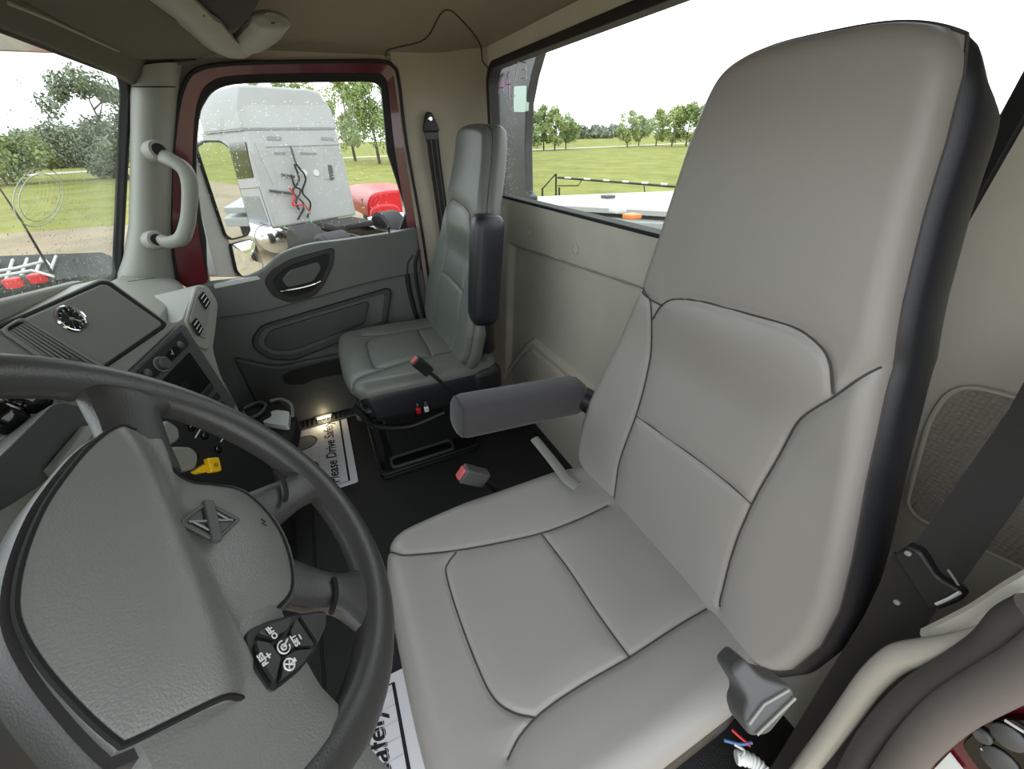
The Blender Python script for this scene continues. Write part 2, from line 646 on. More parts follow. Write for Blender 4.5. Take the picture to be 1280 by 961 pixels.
# red door surround (body flange)
out_px = [(222, 352), (214, 300), (214, 220), (222, 140), (232, 103), (246, 88), (275, 81), (340, 78), (420, 77), (475, 77), (491, 83), (498, 100), (508, 180), (529, 300), (545, 420), (556, 520)]
in_px = [(265, 380), (250, 300), (241, 220), (243, 150), (250, 118), (262, 103), (285, 95), (340, 92), (420, 91), (468, 91), (480, 96), (485, 110), (494, 190), (512, 300), (528, 420), (538, 520)]
O = [ux(p, 0.915) for p in catmull(out_px, 4)]
I = [ux(p, 0.925) for p in catmull(in_px, 4)]
V = O + I + [p + np.array((0.05, 0, 0)) for p in I]
n = len(O)
F = []
for i in range(n - 1):
    F += [(i, i + 1, n + i + 1, n + i), (n + i, n + i + 1, 2 * n + i + 1, 2 * n + i)]
red = mk('door_surround', V, F, RED, wall_right)
tube('surround_edge', [p + np.array((-0.004, 0, 0)) for p in O], 0.006, RUBBER, red, seg=8)
# thick black seal hanging loose at the rear of the opening
tube('door_seal', [ux(p, 0.895) for p in catmull([(516, 318), (509, 330), (510, 352), (516, 380), (524, 405), (533, 414)], 5)], 0.011, RUBBER, red)
tube('door_seal', [ux(p, 0.885) for p in catmull([(524, 312), (519, 330), (522, 360), (530, 395), (540, 412)], 5)], 0.008, RUBBER, red)

# ------------------------------------------------------------------ passenger door
door = empty('door_1', (0.93, 0.1, 0.03), 'passenger door with grey moulded panel and raised window', kind='structure')
XD = 0.885
belt = [(246, 362), (262, 354), (300, 349), (328, 337), (350, 318), (385, 306), (430, 300), (490, 291), (521, 284)]
crease = [(527, 341), (470, 352), (400, 371), (330, 390), (268, 399), (243, 402)]
tp = [ux(p, XD) for p in catmull(belt, 4)] + [ux(p, XD) for p in catmull(crease, 4)]
prism('upper_trim', tp, (0.04, 0, 0), DOORG, door, 0.008, 3)
low = [ux(p, XD + 0.012) for p in catmull([(527, 337), (470, 348), (400, 367), (330, 386), (268, 395), (243, 398)], 4)] + \
      [np.array((XD + 0.012, 0.7, 0.66)), np.array((XD + 0.012, 0.7, 0.04)), np.array((XD + 0.012, -0.40, 0.04))]
prism('lower_trim', low, (0.03, 0, 0), DOORG, door)
# lower kick part, bulging
kick = [ux(p, XD - 0.012) for p in catmull([(292, 448), (345, 458), (380, 452), (440, 440), (500, 430)], 4)] + \
       [np.array((XD - 0.012, -0.30, 0.03)), np.array((XD - 0.012, 0.45, 0.03))]
prism('kick_trim', kick, (0.03, 0, 0), DOORD, door, 0.01, 3)
slot = rnd([ux(p, XD - 0.018) for p in ((352, 470), (365, 463), (425, 448), (460, 440), (460, 462), (395, 474), (380, 481), (357, 481))], 0.02)
prism('map_slot', slot, (0.02, 0, 0), BLKM, door, 0.003)
# map panel: outer frame and inner pad
of_ = rnd([ux(p, XD + 0.004) for p in ((315, 424), (326, 407), (484, 360), (489, 364), (483, 404), (368, 450), (338, 449), (318, 436))], 0.025)
if_ = rnd([ux(p, XD + 0.004) for p in ((322, 425), (330, 411), (478, 367), (481, 369), (477, 401), (366, 444), (341, 444), (324, 434))], 0.02)
ring('pocket_rim', of_, if_, (0.012, 0, 0), DOORD, door, 0.003)
pad = rnd([ux(p, XD - 0.004) for p in ((331, 427), (338, 414), (461, 377), (455, 404), (368, 437), (344, 438), (333, 433))], 0.018)
prism('pocket_pad', pad, (0.022, 0, 0), DOORD, door, 0.006, 3)
tube('pocket_gap', [p - np.array((0.001, 0, 0)) for p in of_ + [of_[0]]], 0.0028, BLKM, door, seg=6)
tube('pad_gap', [p + np.array((0.004, 0, 0)) for p in pad + [pad[0]]], 0.0022, BLKM, door, seg=6)
# handle bezel, recess and lever
bz = rnd([ux(p, XD - 0.006) for p in ((329, 352), (338, 338), (362, 324), (418, 309), (417, 330), (404, 358), (392, 371), (362, 379), (340, 370))], 0.02)
bzi = rnd([ux(p, XD - 0.006) for p in ((341, 353), (347, 343), (366, 331), (412, 316), (411, 331), (400, 354), (389, 365), (364, 372), (348, 366))], 0.02)
ring('handle_bezel', bz, bzi, (0.014, 0, 0), BLK, door, 0.004)
prism('handle_recess', bzi, (0.004, 0, 0), BLKM, door)
hr = rnd([ux(p, XD - 0.010) for p in ((352, 350), (362, 338), (398, 327), (402, 336), (392, 352), (360, 360))], 0.012)
prism('handle_cup', hr, (0.006, 0, 0), GREYD, door, 0.003)
tube('handle_lever', [ux(p, XD - 0.022) for p in catmull([(351, 364), (362, 362), (378, 359), (392, 355), (401, 351)], 5)], [0.006] * 3 + [0.008] * 14 + [0.005] * 4, CHROME, door, flat=(0.6, 1.0))
# belt plate at the front and lock pin at the rear
prism('belt_plate', rnd([ux(p, XD - 0.004) for p in ((267, 355), (322, 345), (326, 349), (268, 361))], 0.006), (0.02, 0, 0), LIGHTP, door, 0.002)
lathe('lock_pin', [(0.0, 0.0), (0.006, 0.0), (0.004, 0.006), (0.004, 0.02), (0.006, 0.024), (0.005, 0.03), (0.0, 0.031)], ux((487, 293), XD + 0.012), (0, 0, 1), BLK, door, 12)
# window frame, glass
fo = [(272, 378), (254, 300), (245, 220), (247, 150), (254, 119), (266, 104), (288, 96), (340, 93), (420, 92), (466, 92), (478, 97), (483, 110), (492, 190), (509, 302)]
fi = [(277, 374), (259, 300), (250, 220), (252, 150), (259, 124), (270, 110), (292, 103), (340, 102), (420, 101), (462, 101), (473, 106), (476, 116), (484, 190), (498, 302)]
fo = [(272, 378), (241, 300), (225, 220), (227, 150), (235, 113), (248, 95), (277, 86), (340, 83), (420, 82), (471, 82), (485, 88), (491, 105), (497, 190), (515, 302)]
fi = [(284, 372), (257, 300), (245, 220), (248, 150), (256, 127), (268, 113), (292, 105), (340, 103), (420, 102), (462, 102), (474, 107), (477, 117), (484, 190), (495, 300)]
ring('window_frame', [ux(p, 0.93) for p in catmull(fo, 3, True)], [ux(p, 0.93) for p in catmull(fi, 3, True)], (0.02, 0, 0), RUBBER, door, 0.004)
prism('pane', [ux(p, 0.942) for p in catmull(fi, 3, True)], (0.004, 0, 0), GLASS, door, smooth=False)
V, F = box_data((0.985, 0.15, 0.34), (0.03, 1.1, 0.66))
mk('door_skin', V, F, RED, door, False)

# ------------------------------------------------------------------ windscreen
NW = np.array([0, 1, 0.5]); OW = np.array([0, 0.38, 1.32])
w2 = empty('window_2', (0, 0.64, 0.82), 'windscreen wet with raindrops in a black gasket', kind='structure')


def wpt(x, z):
    return np.array((x, 0.38 + (1.32 - z) * 0.5, z))


wo = [wpt(x, z) for x, z in rr(-0.90, 0.865, 0.74, 1.335, 0.05)]
wi2 = [wpt(x, z) for x, z in rr(-0.875, 0.842, 0.765, 1.312, 0.05)]
ring('gasket', wo, wi2, (0, 0.02, 0.01), RUBBER, w2, 0.003)
prism('pane', [p + np.array((0, 0.008, 0.004)) for p in wi2], (0, 0.005, 0.0025), GLASS, w2, smooth=False)
# faint sucker ring left on the glass
cc = pl((51, 247), OW, NW)
rt = []
for rr_ in (0.058, 0.047):
    rt.append(tube_data([cc + rr_ * (math.cos(a) * np.array((1.75, 0, 0)) + math.sin(a) * np.array((0, -0.447, 0.894))) for a in np.linspace(0, 2 * math.pi, 40)], 0.0009, seg=5))
V, F = join(rt)
mk('sucker_mark', V, F, mat('film_mark', (206, 212, 204), 0.6), w2)

# raindrops on the windscreen and on the passenger door glass
DROP = mat('water_drop', (255, 255, 255), 0.02, trans=1.0)


def drops(name, pts, n, label):
    n = np.asarray(n, float); n = n / np.linalg.norm(n)
    a = np.cross(n, (0.2, 0.1, 0.97)); a /= np.linalg.norm(a); b = np.cross(n, a)
    V, F = [], []
    for p, r in pts:
        o = len(V)
        for k in range(6):
            w = k * math.pi / 3
            V.append(p + r * (math.cos(w) * a + math.sin(w) * b))
        for k in range(6):
            w = k * math.pi / 3
            V.append(p + 0.6 * r * (math.cos(w) * a + math.sin(w) * b) + n * r * 0.35)
        V.append(p + n * r * 0.45)
        for k in range(6):
            k2 = (k + 1) % 6
            F += [(o + k, o + k2, o + 6 + k2, o + 6 + k), (o + 6 + k, o + 6 + k2, o + 12)]
    ob = mk(name, V, F, DROP)
    return tag(ob, label, 'raindrops', kind='stuff')


pts = []
for _ in range(2600):
    x = 0.15 + 0.68 * rng.random() ** 0.7; z = 0.80 + 0.46 * rng.random() ** 1.5
    pts.append((wpt(x, z) + np.array((0, 0.0145, 0.007)), 0.0007 + 0.0016 * rng.random() ** 2))
drops('raindrops', pts, (0, 1, 0.5), 'fine raindrops on the outside of the windscreen')
pts = []
for _ in range(1400):
    y = -0.3 + 0.7 * rng.random(); z = 0.86 + 0.42 * rng.random()
    pts.append((np.array((0.947, y, z)), 0.0006 + 0.0013 * rng.random() ** 2))
drops('raindrops', pts, (1, 0, 0), 'fine raindrops on the passenger door window')

# ------------------------------------------------------------------ A-pillar trim
secs = []
prof = [(0.0, 0.885), (0.06, 0.84), (0.35, 0.805), (0.7, 0.815), (0.95, 0.86), (1.0, 0.91)]
for px0, px1 in (((160, 90), (226, 80)), ((161, 130), (220, 125)), ((161, 200), (214, 200)), ((159, 280), (212, 280)), ((152, 320), (213, 320)), ((140, 350), (218, 352)), ((122, 372), (224, 372))):
    a, b = ux(px0, 0.85), ux(px1, 0.89)
    s = []
    for t, x in catmull(prof, 4):
        q = a + (b - a) * t
        s.append(np.array((x, q[1], q[2])))
    secs.append(s)
apil = struct(loft('trim_2', secs, PILLAR, None, closed=False, cap=False), 'grey windscreen pillar trim with smooth rounded face')
tube('pillar_joint', [p + np.array((-0.001, 0, 0)) for p in secs[0]], 0.002, BLKM, apil, seg=6) if False else None
h0 = [hit((x, 108.5), [apil]) for x in np.linspace(166, 219, 12)]
tube('pillar_joint', [h[0] - np.array((0.0005, 0, 0)) for h in h0 if h], 0.0016, BLKM, apil, seg=6)

# header over the windscreen: valance, groove and visor shelf
hd = []
for x in np.linspace(-0.95, 0.93, 30):
    e = 0.03 * abs(x / 0.95) ** 6
    hd.append([np.array((x, y, z - e)) for y, z in ((0.385, 1.318), (0.368, 1.318), (0.345, 1.335), (0.325, 1.365), (0.318, 1.375), (0.312, 1.372), (0.300, 1.378), (0.27, 1.40), (0.27, 1.46), (0.385, 1.46))])
header = struct(loft('trim_3', hd, VISOR, None, closed=True, cap=True), 'beige cloth header along the top of the windscreen')
tube('header_groove', [hh[0] for hh in [hit(p, [header]) for p in catmull([(8, 3), (60, 24), (100, 42), (148, 64)], 5)] if hh], 0.003, mat('groove_edge', (150, 148, 134), 0.6), header, seg=6)

# ================================================================== OVERHEAD THINGS
NV = np.array((0, 0.2, 1.0)); OV = np.array((0.5, 0.37, 1.342))
vis = empty('sun_visor', pl((150, 40), OV, NV), 'large folded olive-grey sun visor panel above the windscreen', 'sun visor')
vp = rnd([pl(p, OV, NV) for p in ((22, 4), (150, 68), (172, 76), (248, 74), (277, 67), (236, 33), (190, -2), (150, -35), (60, -60), (-60, -50))], 0.02)
prism('panel', vp, (0, 0.008, 0.035), VISOR, vis, 0.010, 3)
tube('visor_rod', [pl(p, OV, NV) + np.array((0, 0, -0.002)) for p in ((178, 81), (205, 79), (245, 75))], 0.006, GREYD, vis, seg=8)
OB = np.array((0.5, 0.2, 1.382))
brk = empty('overhead_bracket', pl((290, 40), OB, NV), 'Y-shaped grey plastic overhead bracket with black pocket beside the visor', 'bracket')
NB = np.array((0, 0.1, 1.0))
arm1 = catmull([pl(p, OB, NB) for p in ((170, -40), (215, -2), (248, 26), (275, 52), (296, 64))], 6)
tube('arm', arm1, [0.038] * 12 + [0.044] * 6 + [0.048] * 6 + [0.040], PILLAR, brk, seg=14, flat=(0.45, 1.0), up=(0, 0, 1))
arm2 = catmull([pl(p, OB, NB) for p in ((284, 60), (303, 58), (322, 45), (336, 30), (341, 22))], 6)
tube('arm', arm2, [0.042] * 8 + [0.048] * 8 + [0.044] * 6 + [0.040, 0.034, 0.020], PILLAR, brk, seg=14, flat=(0.45, 1.0), up=(0, 0, 1))
pk = rnd([pl(p, OB + np.array((0, 0, 0.004)), NB) for p in ((236, -12), (330, -12), (318, 14), (304, 32), (288, 38), (274, 32))], 0.015)
prism('pocket', pk, (0, 0, 0.02), BLKM, brk, 0.004)
clip = [pl(p, OB + np.array((0, 0, -0.014)), NB) for p in ((242, 18), (256, 20), (264, 38), (252, 42))]
prism('clip', clip, (0, 0, 0.012), GREYD, brk, 0.003)
lathe('screw', [(0, 0), (0.004, 0), (0.004, 0.002), (0, 0.002)], pl((341, 28), OB + np.array((0, 0, -0.016)), NB), (0, 0, -1), BLKM, brk, 10)

# grab handle on the pillar
gh = empty('grab_handle', ux((192, 300), 0.84), 'grey moulded grab handle bolted to the windscreen pillar', 'grab handle')
gp = [(ux((204, 194), 0.806), 0.020), (ux((208, 197), 0.79), 0.0195), (ux((214, 200), 0.775), 0.0175), (ux((230, 211), 0.765), 0.0185), (ux((237, 228), 0.762), 0.0185),
      (ux((237, 255), 0.762), 0.0175), (ux((234, 280), 0.764), 0.0175), (ux((227, 298), 0.768), 0.0185), (ux((212, 303), 0.778), 0.0175), (ux((207, 302), 0.79), 0.0195), (ux((203, 301), 0.806), 0.020)]
path = catmull([p for p, r in gp], 6)
rad = catmull([(r,) for p, r in gp], 6)
tube('grip', path, [float(r[0]) for r in rad], PILLAR, gh, seg=14, flat=(1.0, 1.25))
for p in ((194, 189), (192, 300)):
    c = ux(p, 0.806)
    nv = np.array((-0.80, -0.58, 0.12)); nv /= np.linalg.norm(nv)
    pad_ = lathe('mounting_pad', [(0.0, -0.03), (0.029, -0.03), (0.029, 0.016), (0.025, 0.026), (0.0, 0.028)], c, nv, PILLAR, gh, 24)
    lathe('bolt_hole', [(0.0, 0.027), (0.0175, 0.027), (0.0175, 0.0295), (0.0, 0.0295)], c, nv, BLKM, pad_, 20)

# ================================================================== DASHBOARD
dash = empty('dashboard', (0.0, 0.55, 0.3), 'grey moulded dashboard with vent, round gauge and dark centre panel', 'dashboard')
# stations across the cab; each lists the same edge points from windscreen to underside
ST = {
    -0.93: [(0.70, 0.76), (0.57, 0.93), (0.53, 0.92), (0.47, 0.88), (0.46, 0.86), (0.46, 0.40), (0.78, 0.30)],
    -0.05: [(0.70, 0.78), (0.60, 0.928), (0.595, 0.918), (0.61, 0.89), (0.62, 0.86), (0.60, 0.42), (0.78, 0.30)],
    0.13: [(0.70, 0.78), (0.580, 0.925), (0.575, 0.915), (0.595, 0.88), (0.61, 0.80), (0.60, 0.40), (0.78, 0.30)],
    0.39: [(0.70, 0.77), (0.57, 0.888), (0.545, 0.885), (0.54, 0.86), (0.53, 0.80), (0.50, 0.40), (0.78, 0.30)],
    0.41: [(0.70, 0.76), (0.61, 0.822), (0.49, 0.777), (0.46, 0.762), (0.455, 0.745), (0.48, 0.40), (0.78, 0.30)],
    0.62: [(0.70, 0.755), (0.62, 0.815), (0.49, 0.775), (0.46, 0.762), (0.455, 0.745), (0.49, 0.40), (0.78, 0.30)],
    0.87: [(0.70, 0.73), (0.63, 0.795), (0.53, 0.765), (0.51, 0.75), (0.50, 0.73), (0.54, 0.42), (0.78, 0.32)],
}
secs = [[np.array((x, y, z)) for y, z in ST[x]] for x in sorted(ST)]
dbody = loft('body', secs, DASH, dash, closed=True, cap=True, bevel=0.012, segs=3)

# plane of the centre stack, turned towards the driver
NA = np.array((-0.3303, -0.9077, 0.2588)); NA /= np.linalg.norm(NA)
OA = np.array((0.194, 0.52, 0.853))
e1 = np.cross(np.array((0, 0, 1.0)), NA); e1 = -e1 if e1[0] < 0 else e1


def pa(p, k=0.0):
    return pl(p, OA + NA * k, NA)


hous = [pl(p, OA - NA * 0.014, NA) for p in ((-60, 440), (-30, 424), (-6, 408), (126, 348), (138, 350), (212, 404), (228, 400), (245, 355), (260, 357), (273, 378), (270, 410), (266, 436), (276, 470), (300, 514), (296, 550), (190, 556), (110, 500))]
prism('stack_housing', rnd(hous, 0.02), np.array((0.02, 0.14, -0.02)), DASH, dash, 0.010, 3)
prism('panel_gap', rnd([pa(p, 0.000) for p in ((-34, 424), (-4, 407), (128, 350), (137, 351), (210, 404), (207, 410), (122, 468), (104, 500), (84, 500))], 0.015), -NA * 0.012, BLKM, dash, 0.003)
pan = prism('panel', rnd([pa(p, 0.004) for p in ((-26, 424), (2, 411), (128, 355), (135, 356), (205, 405), (121, 463), (102, 496), (88, 496))], 0.015), -NA * 0.01, DASHP, dash, 0.003)
# air vent with slats
vq = [pa(p, 0.006) for p in ((4, 412), (26, 400), (128, 462), (106, 482))]
vb = rnd(vq, 0.010)
vent = prism('air_vent', vb, -NA * 0.004, BLKM, dash, 0.001)
vq2 = [pa(p, 0.006) for p in ((-3, 413), (25, 396), (134, 461), (104, 487))]
ring('vent_frame', rnd(vq2, 0.012), rnd(vq, 0.010), NA * 0.005, DASHP, vent, 0.002)
a0, a1, b1, b0 = [np.array(v) for v in vq]
for k in range(6):
    t = (k + 0.5) / 6
    s, e = a0 + (a1 - a0) * t, b0 + (b1 - b0) * t
    d = e - s
    w = (a1 - a0) * 0.045
    nrm = NA * 0.0025
    prism('vent_slat', [s + d * 0.04 - w, s + d * 0.96 - w, s + d * 0.96 + w * 0.6 + nrm, s + d * 0.04 + w * 0.6 + nrm], NA * 0.002, DASHP, vent)
tb = a0 + (b0 - a0) * 0.62 + (a1 - a0) * 0.55
prism('vent_tab', [tb, tb + (b0 - a0) * 0.10, tb + (b0 - a0) * 0.10 + (a1 - a0) * 0.2, tb + (a1 - a0) * 0.2], NA * 0.012, GREYD, vent, 0.002)
# round gauge
gc = pa((88, 399), 0.004)
gg = lathe('round_gauge', [(0.0, 0.0), (0.024, 0.0), (0.024, 0.003), (0.0, 0.003)], gc, NA, BLKG, dash, 32)
lathe('gauge_bezel', [(0.0235, 0.0), (0.0285, 0.0), (0.029, 0.004), (0.0265, 0.007), (0.024, 0.006), (0.023, 0.003)], gc, NA, CHROME, gg, 32)
ax_ = e1 / np.linalg.norm(e1); ay_ = np.cross(NA, ax_)
for k in range(12):
    a = math.radians(k * 30)
    q = gc + NA * 0.0035 + 0.0195 * (math.cos(a) * ax_ + math.sin(a) * ay_)
    V, F = box_data(q, (0.004, 0.001, 0.0006), [math.cos(a) * ax_ + math.sin(a) * ay_, -math.sin(a) * ax_ + math.cos(a) * ay_, NA])
    mk('dial_mark', V, F, WHITE, gg, False)
V, F = box_data(gc + NA * 0.0045 + ax_ * 0.004 - ay_ * 0.004, (0.02, 0.0014, 0.0008), [(ax_ - ay_) / 1.414, (ax_ + ay_) / 1.414, NA])
mk('needle', V, F, WHITE, gg, False)
lathe('needle_hub', [(0, 0.003), (0.0035, 0.003), (0.003, 0.006), (0, 0.006)], gc, NA, GREYP, gg, 12)

# centre stack face
NBp = NA.copy()
OBp = OA.copy()


def pb(p, k=0.0):
    return pl(p, OBp + NBp * k, NBp)


stack = prism('centre_panel', rnd([pb(p) for p in ((148, 478), (226, 404), (232, 407), (296, 505), (288, 522), (180, 520))], 0.01), -NBp * 0.02, GREYD, dash, 0.003)
prism('climate_strip', rnd([pb(p, 0.001) for p in ((158, 476), (224, 413), (236, 431), (172, 492))], 0.008), NBp * 0.004, BLK, stack, 0.0015)
prism('radio_slot', rnd([pb(p, 0.001) for p in ((199, 479), (236, 440), (267, 484), (236, 512))], 0.006), NBp * 0.002, BLKG, stack)
for p, r, d_ in (((199, 456), 0.017, 0.018),):
    kn = lathe('knob', [(0, 0.004), (r, 0.004), (r * 0.95, d_), (r * 0.8, d_ + 0.003), (0, d_ + 0.003)], pb(p), NBp, GREYD, stack, 24)
    lathe('knob_ring', [(r, 0.004), (r * 1.15, 0.004), (r * 1.15, 0.007), (r, 0.007)], pb(p), NBp, GREYP, kn, 24)
for p in ((182, 467), (223, 432)):
    lathe('button', [(0, 0.004), (0.010, 0.004), (0.010, 0.008), (0.007, 0.010), (0, 0.010)], pb(p), NBp, GREYD, stack, 16)
prism('display', rnd([pb(p, 0.005) for p in ((207, 443), (218, 432), (225, 441), (214, 452))], 0.003), NBp * 0.002, BLKG, stack)
text('display_figures', '-/', pb((215, 441), 0.0078), e1, (0, 0.2, 1), 0.018, WHITE, stack, 0.0003)
for q in (((246, 497), (262, 479), (267, 486), (251, 504)), ((254, 507), (269, 489), (275, 497), (260, 514)), ((263, 518), (276, 500), (285, 510), (272, 524))):
    prism('button', rnd([pb(p, 0.002) for p in q], 0.004), NBp * 0.005, BLK, stack, 0.0015)
lathe('socket', [(0, 0.0), (0.008, 0.0), (0.008, 0.006), (0.006, 0.006), (0.005, 0.001), (0, 0.001)], pb((229, 482), 0.003), NBp, BLK, stack, 14)

# passenger side pods with two small rocker switches
NC = NA.copy()
OC = OA - NA * 0.006


def pc(p, k=0.0):
    return pl(p, OC + NC * k, NC)


pod = prism('passenger_pod', rnd([pc(p) for p in ((232, 402), (246, 356), (258, 358), (270, 376), (268, 402), (262, 438), (246, 432))], 0.012), -NC * 0.03, DASH, dash, 0.004, 3)
prism('pod_face', rnd([pc(p, 0.002) for p in ((236, 400), (247, 363), (263, 378), (256, 424), (250, 420))], 0.006), NC * 0.003, GREYP, pod, 0.0015)
for q in (((247, 372), (253, 364), (262, 378), (256, 388)), ((238, 405), (244, 397), (253, 411), (248, 421))):
    c4 = [pc(p, 0.005) for p in q]
    sw = prism('switch', rnd(c4, 0.005), NC * 0.004, BLKG, pod, 0.001)
    for k in range(3):
        t = 0.2 + 0.3 * k
        s = c4[0] + (c4[3] - c4[0]) * t; e = c4[1] + (c4[2] - c4[1]) * t
        tube('switch_rib', [s + (e - s) * 0.15 + NC * 0.005, s + (e - s) * 0.85 + NC * 0.005], 0.0014, LIGHTP, sw, seg=5)
# line of the tray lid on the passenger side
tl = [hit(p, [dbody]) for p in catmull([(208, 403), (222, 388), (240, 352)], 6)]
tube('lid_gap', [h[0] for h in tl if h], 0.0018, BLKM, dash, seg=5)
tl = [hit(p, [dbody]) for p in catmull([(160, 352), (190, 348), (212, 346)], 6)]
tube('lid_gap', [h[0] for h in tl if h], 0.0015, BLKM, dash, seg=5)

# instrument cluster in front of the driver, seen through the wheel
clu = empty('instrument_cluster', (-0.35, 0.42, 0.62), 'black instrument cluster with glossy round gauges behind the steering wheel', 'instrument cluster')
NI = np.array((-0.25, -1, 0.35)); NI /= np.linalg.norm(NI)
OI = np.array((-0.2, 0.395, 0.78)) + NI * 0.02


def pi_(p, k=0.0):
    return pl(p, OI + NI * k, NI)


prism('face', rnd([pi_(p) for p in ((-60, 470), (62, 470), (80, 500), (20, 545), (-40, 590))], 0.01), -NI * 0.03, BLK, clu, 0.003)
for p in ((33, 500), (2, 525)):
    c = pi_(p, 0.002)
    g = lathe('gauge', [(0, 0), (0.022, 0), (0.024, 0.006), (0.020, 0.012), (0.010, 0.016), (0, 0.017)], c, NI, BLKG, clu, 24)
    lathe('gauge_ring', [(0.022, 0), (0.027, 0), (0.027, 0.005), (0.023, 0.007)], c, NI, CHROME, g, 24)
tube('trim_strip', [pi_(p, 0.004) for p in ((-10, 562), (30, 528), (72, 495))], 0.006, GREYP, clu, seg=8)
knee = prism('knee_panel', rnd([uy(p, 0.375) for p in ((0, 570), (70, 500), (118, 512), (112, 545), (60, 600), (0, 640), (-80, 640))], 0.02), (0, 0.05, -0.02), GREYD, clu, 0.012, 3)
tube('knee_strip', [uy(p, 0.366) for p in ((70, 590), (92, 562), (110, 540))], 0.011, DASHP, knee, seg=8)

# parking brake valve panel below the centre stack
vp_ = empty('brake_valve_panel', (0.0, 0.40, 0.3), 'black switch panel below the dashboard with yellow and grey valve knobs', 'switch panel')
ND = np.array((-0.3, -1, 0.25)); ND /= np.linalg.norm(ND)
OD = np.array((0.0, 0.36, 0.6))


def pd(p, k=0.0):
    return pl(p, OD + ND * k, ND)


prism('face', rnd([pd(p) for p in ((165, 500), (270, 500), (322, 545), (350, 610), (330, 660), (230, 640), (180, 590))], 0.02), -ND * 0.05, BLK, vp_, 0.004)
for p in ((239, 534), (255, 545), (272, 562)):
    lathe('rivet_button', [(0, 0), (0.009, 0), (0.009, 0.004), (0.006, 0.006), (0, 0.006)], pd(p), ND, BLKG, vp_, 14)
tube('panel_mark', [pd((244, 547), 0.001), pd((250, 537), 0.001)], 0.0015, WHITE, vp_, seg=5)
tube('panel_mark', [pd((276, 552), 0.001), pd((283, 541), 0.001)], 0.0015, WHITE, vp_, seg=5)
# stalk knob and two valve knobs
prism('stalk_cap', rnd([pd(p, 0.05) for p in ((201, 533), (209, 524), (224, 534), (226, 548), (215, 556), (203, 548))], 0.008), -ND * 0.05, GREYP, vp_, 0.005, 3)
prism('grey_valve_knob', rnd([pd(p, 0.055) for p in ((209, 571), (216, 557), (240, 558), (249, 567), (247, 585), (226, 590), (212, 583))], 0.010), -ND * 0.022, GREYP, vp_, 0.006, 3)
lathe('knob_shaft', [(0.007, -0.04), (0.007, 0.04)], pd((229, 575), 0.0), ND, BLK, vp_, 12)
yk = prism('yellow_valve_knob', rnd([pd(p, 0.06) for p in ((260, 572), (274, 571), (278, 588), (265, 590))], 0.004), -ND * 0.012, YEL, vp_, 0.003, 2)
prism('yellow_stem', rnd([pd(p, 0.05) for p in ((262, 577), (266, 588), (250, 591), (244, 588))], 0.004), -ND * 0.012, YEL, yk, 0.003)
lathe('knob_mark', [(0.003, 0.0), (0.005, 0.0), (0.005, 0.0012), (0.003, 0.0012)], pd((270, 581), 0.0605), ND, mat('yellow_dark', (170, 130, 10), 0.5), yk, 14)

# floor console with cup holder in front of the passenger mat
con = empty('floor_console', (0.32, 0.40, 0.0), 'black floor console with grey latch piece and cup holder', 'console')
V, F = join([box_data((0.30, 0.47, 0.14), (0.40, 0.26, 0.28))])
mk('body', V, F, BLK, con, True, 0.015, 3)
NE = np.array((0, 0, 1.0))
cz = 0.30
prism('cup_tray', rnd([uz(p, cz) for p in ((300, 512), (345, 498), (372, 520), (366, 548), (330, 560), (305, 540))], 0.03), (0, 0, -0.06), BLKM, con, 0.01, 3)
prism('latch', rnd([uz(p, cz + 0.02) for p in ((327, 527), (340, 520), (338, 514), (346, 512), (362, 514), (360, 532), (350, 531))], 0.012), (0, 0, -0.03), LIGHTP, con, 0.004, 2)
tube('cup_ring', [uz(p, cz + 0.012) for p in catmull([(304, 512), (322, 503), (332, 506), (326, 516), (310, 522)], 5, True)], 0.006, GREYD, con, seg=8)
tube('cup_ring', [uz(p, cz + 0.012) for p in catmull([(338, 501), (352, 499), (364, 506), (366, 520)], 5)], 0.006, GREYP, con, seg=8)
prism('latch', rnd([uz(p, cz - 0.05) for p in ((285, 560), (300, 558), (317, 575), (314, 580), (306, 578), (296, 566))], 0.006), (0, 0, -0.02), GREYP, con, 0.003, 2)

# ================================================================== STEERING WHEEL
WO = np.array([-0.586, 0.184, 0.867]); TH = math.radians(51.3)
WEX = np.array((1.0, 0, 0)); WEY = np.array((0, math.cos(TH), math.sin(TH))); WN = np.array((0, -math.sin(TH), math.cos(TH)))


def wl(u, v, h=0.0): return WO + u * WEX + v * WEY + h * WN
def pw(p, h=0.0): return pl(p, WO + WN * h, WN)


def wuv(p, h=0.0):
    q = pw(p, h) - WO
    return np.array((q @ WEX, q @ WEY))


whl = empty('steering_wheel', wl(0, -0.2, -0.05), 'dark grey steering wheel with airbag cover and cruise control buttons', 'steering wheel')
RR = 0.212
nseg, nsec = 96, 16
V, F = [], []
for i in range(nseg):
    a = 2 * math.pi * i / nseg
    for k in range(nsec):
        w = 2 * math.pi * k / nsec
        r = RR + 0.0215 * math.cos(w)
        V.append(wl(r * math.cos(a), r * math.sin(a), 0.0185 * math.sin(w)))
for i in range(nseg):
    for k in range(nsec):
        i2, k2 = (i + 1) % nseg, (k + 1) % nsec
        F.append((i * nsec + k, i * nsec + k2, i2 * nsec + k2, i2 * nsec + k))
rim = mk('rim', V, F, WHEELM, whl)


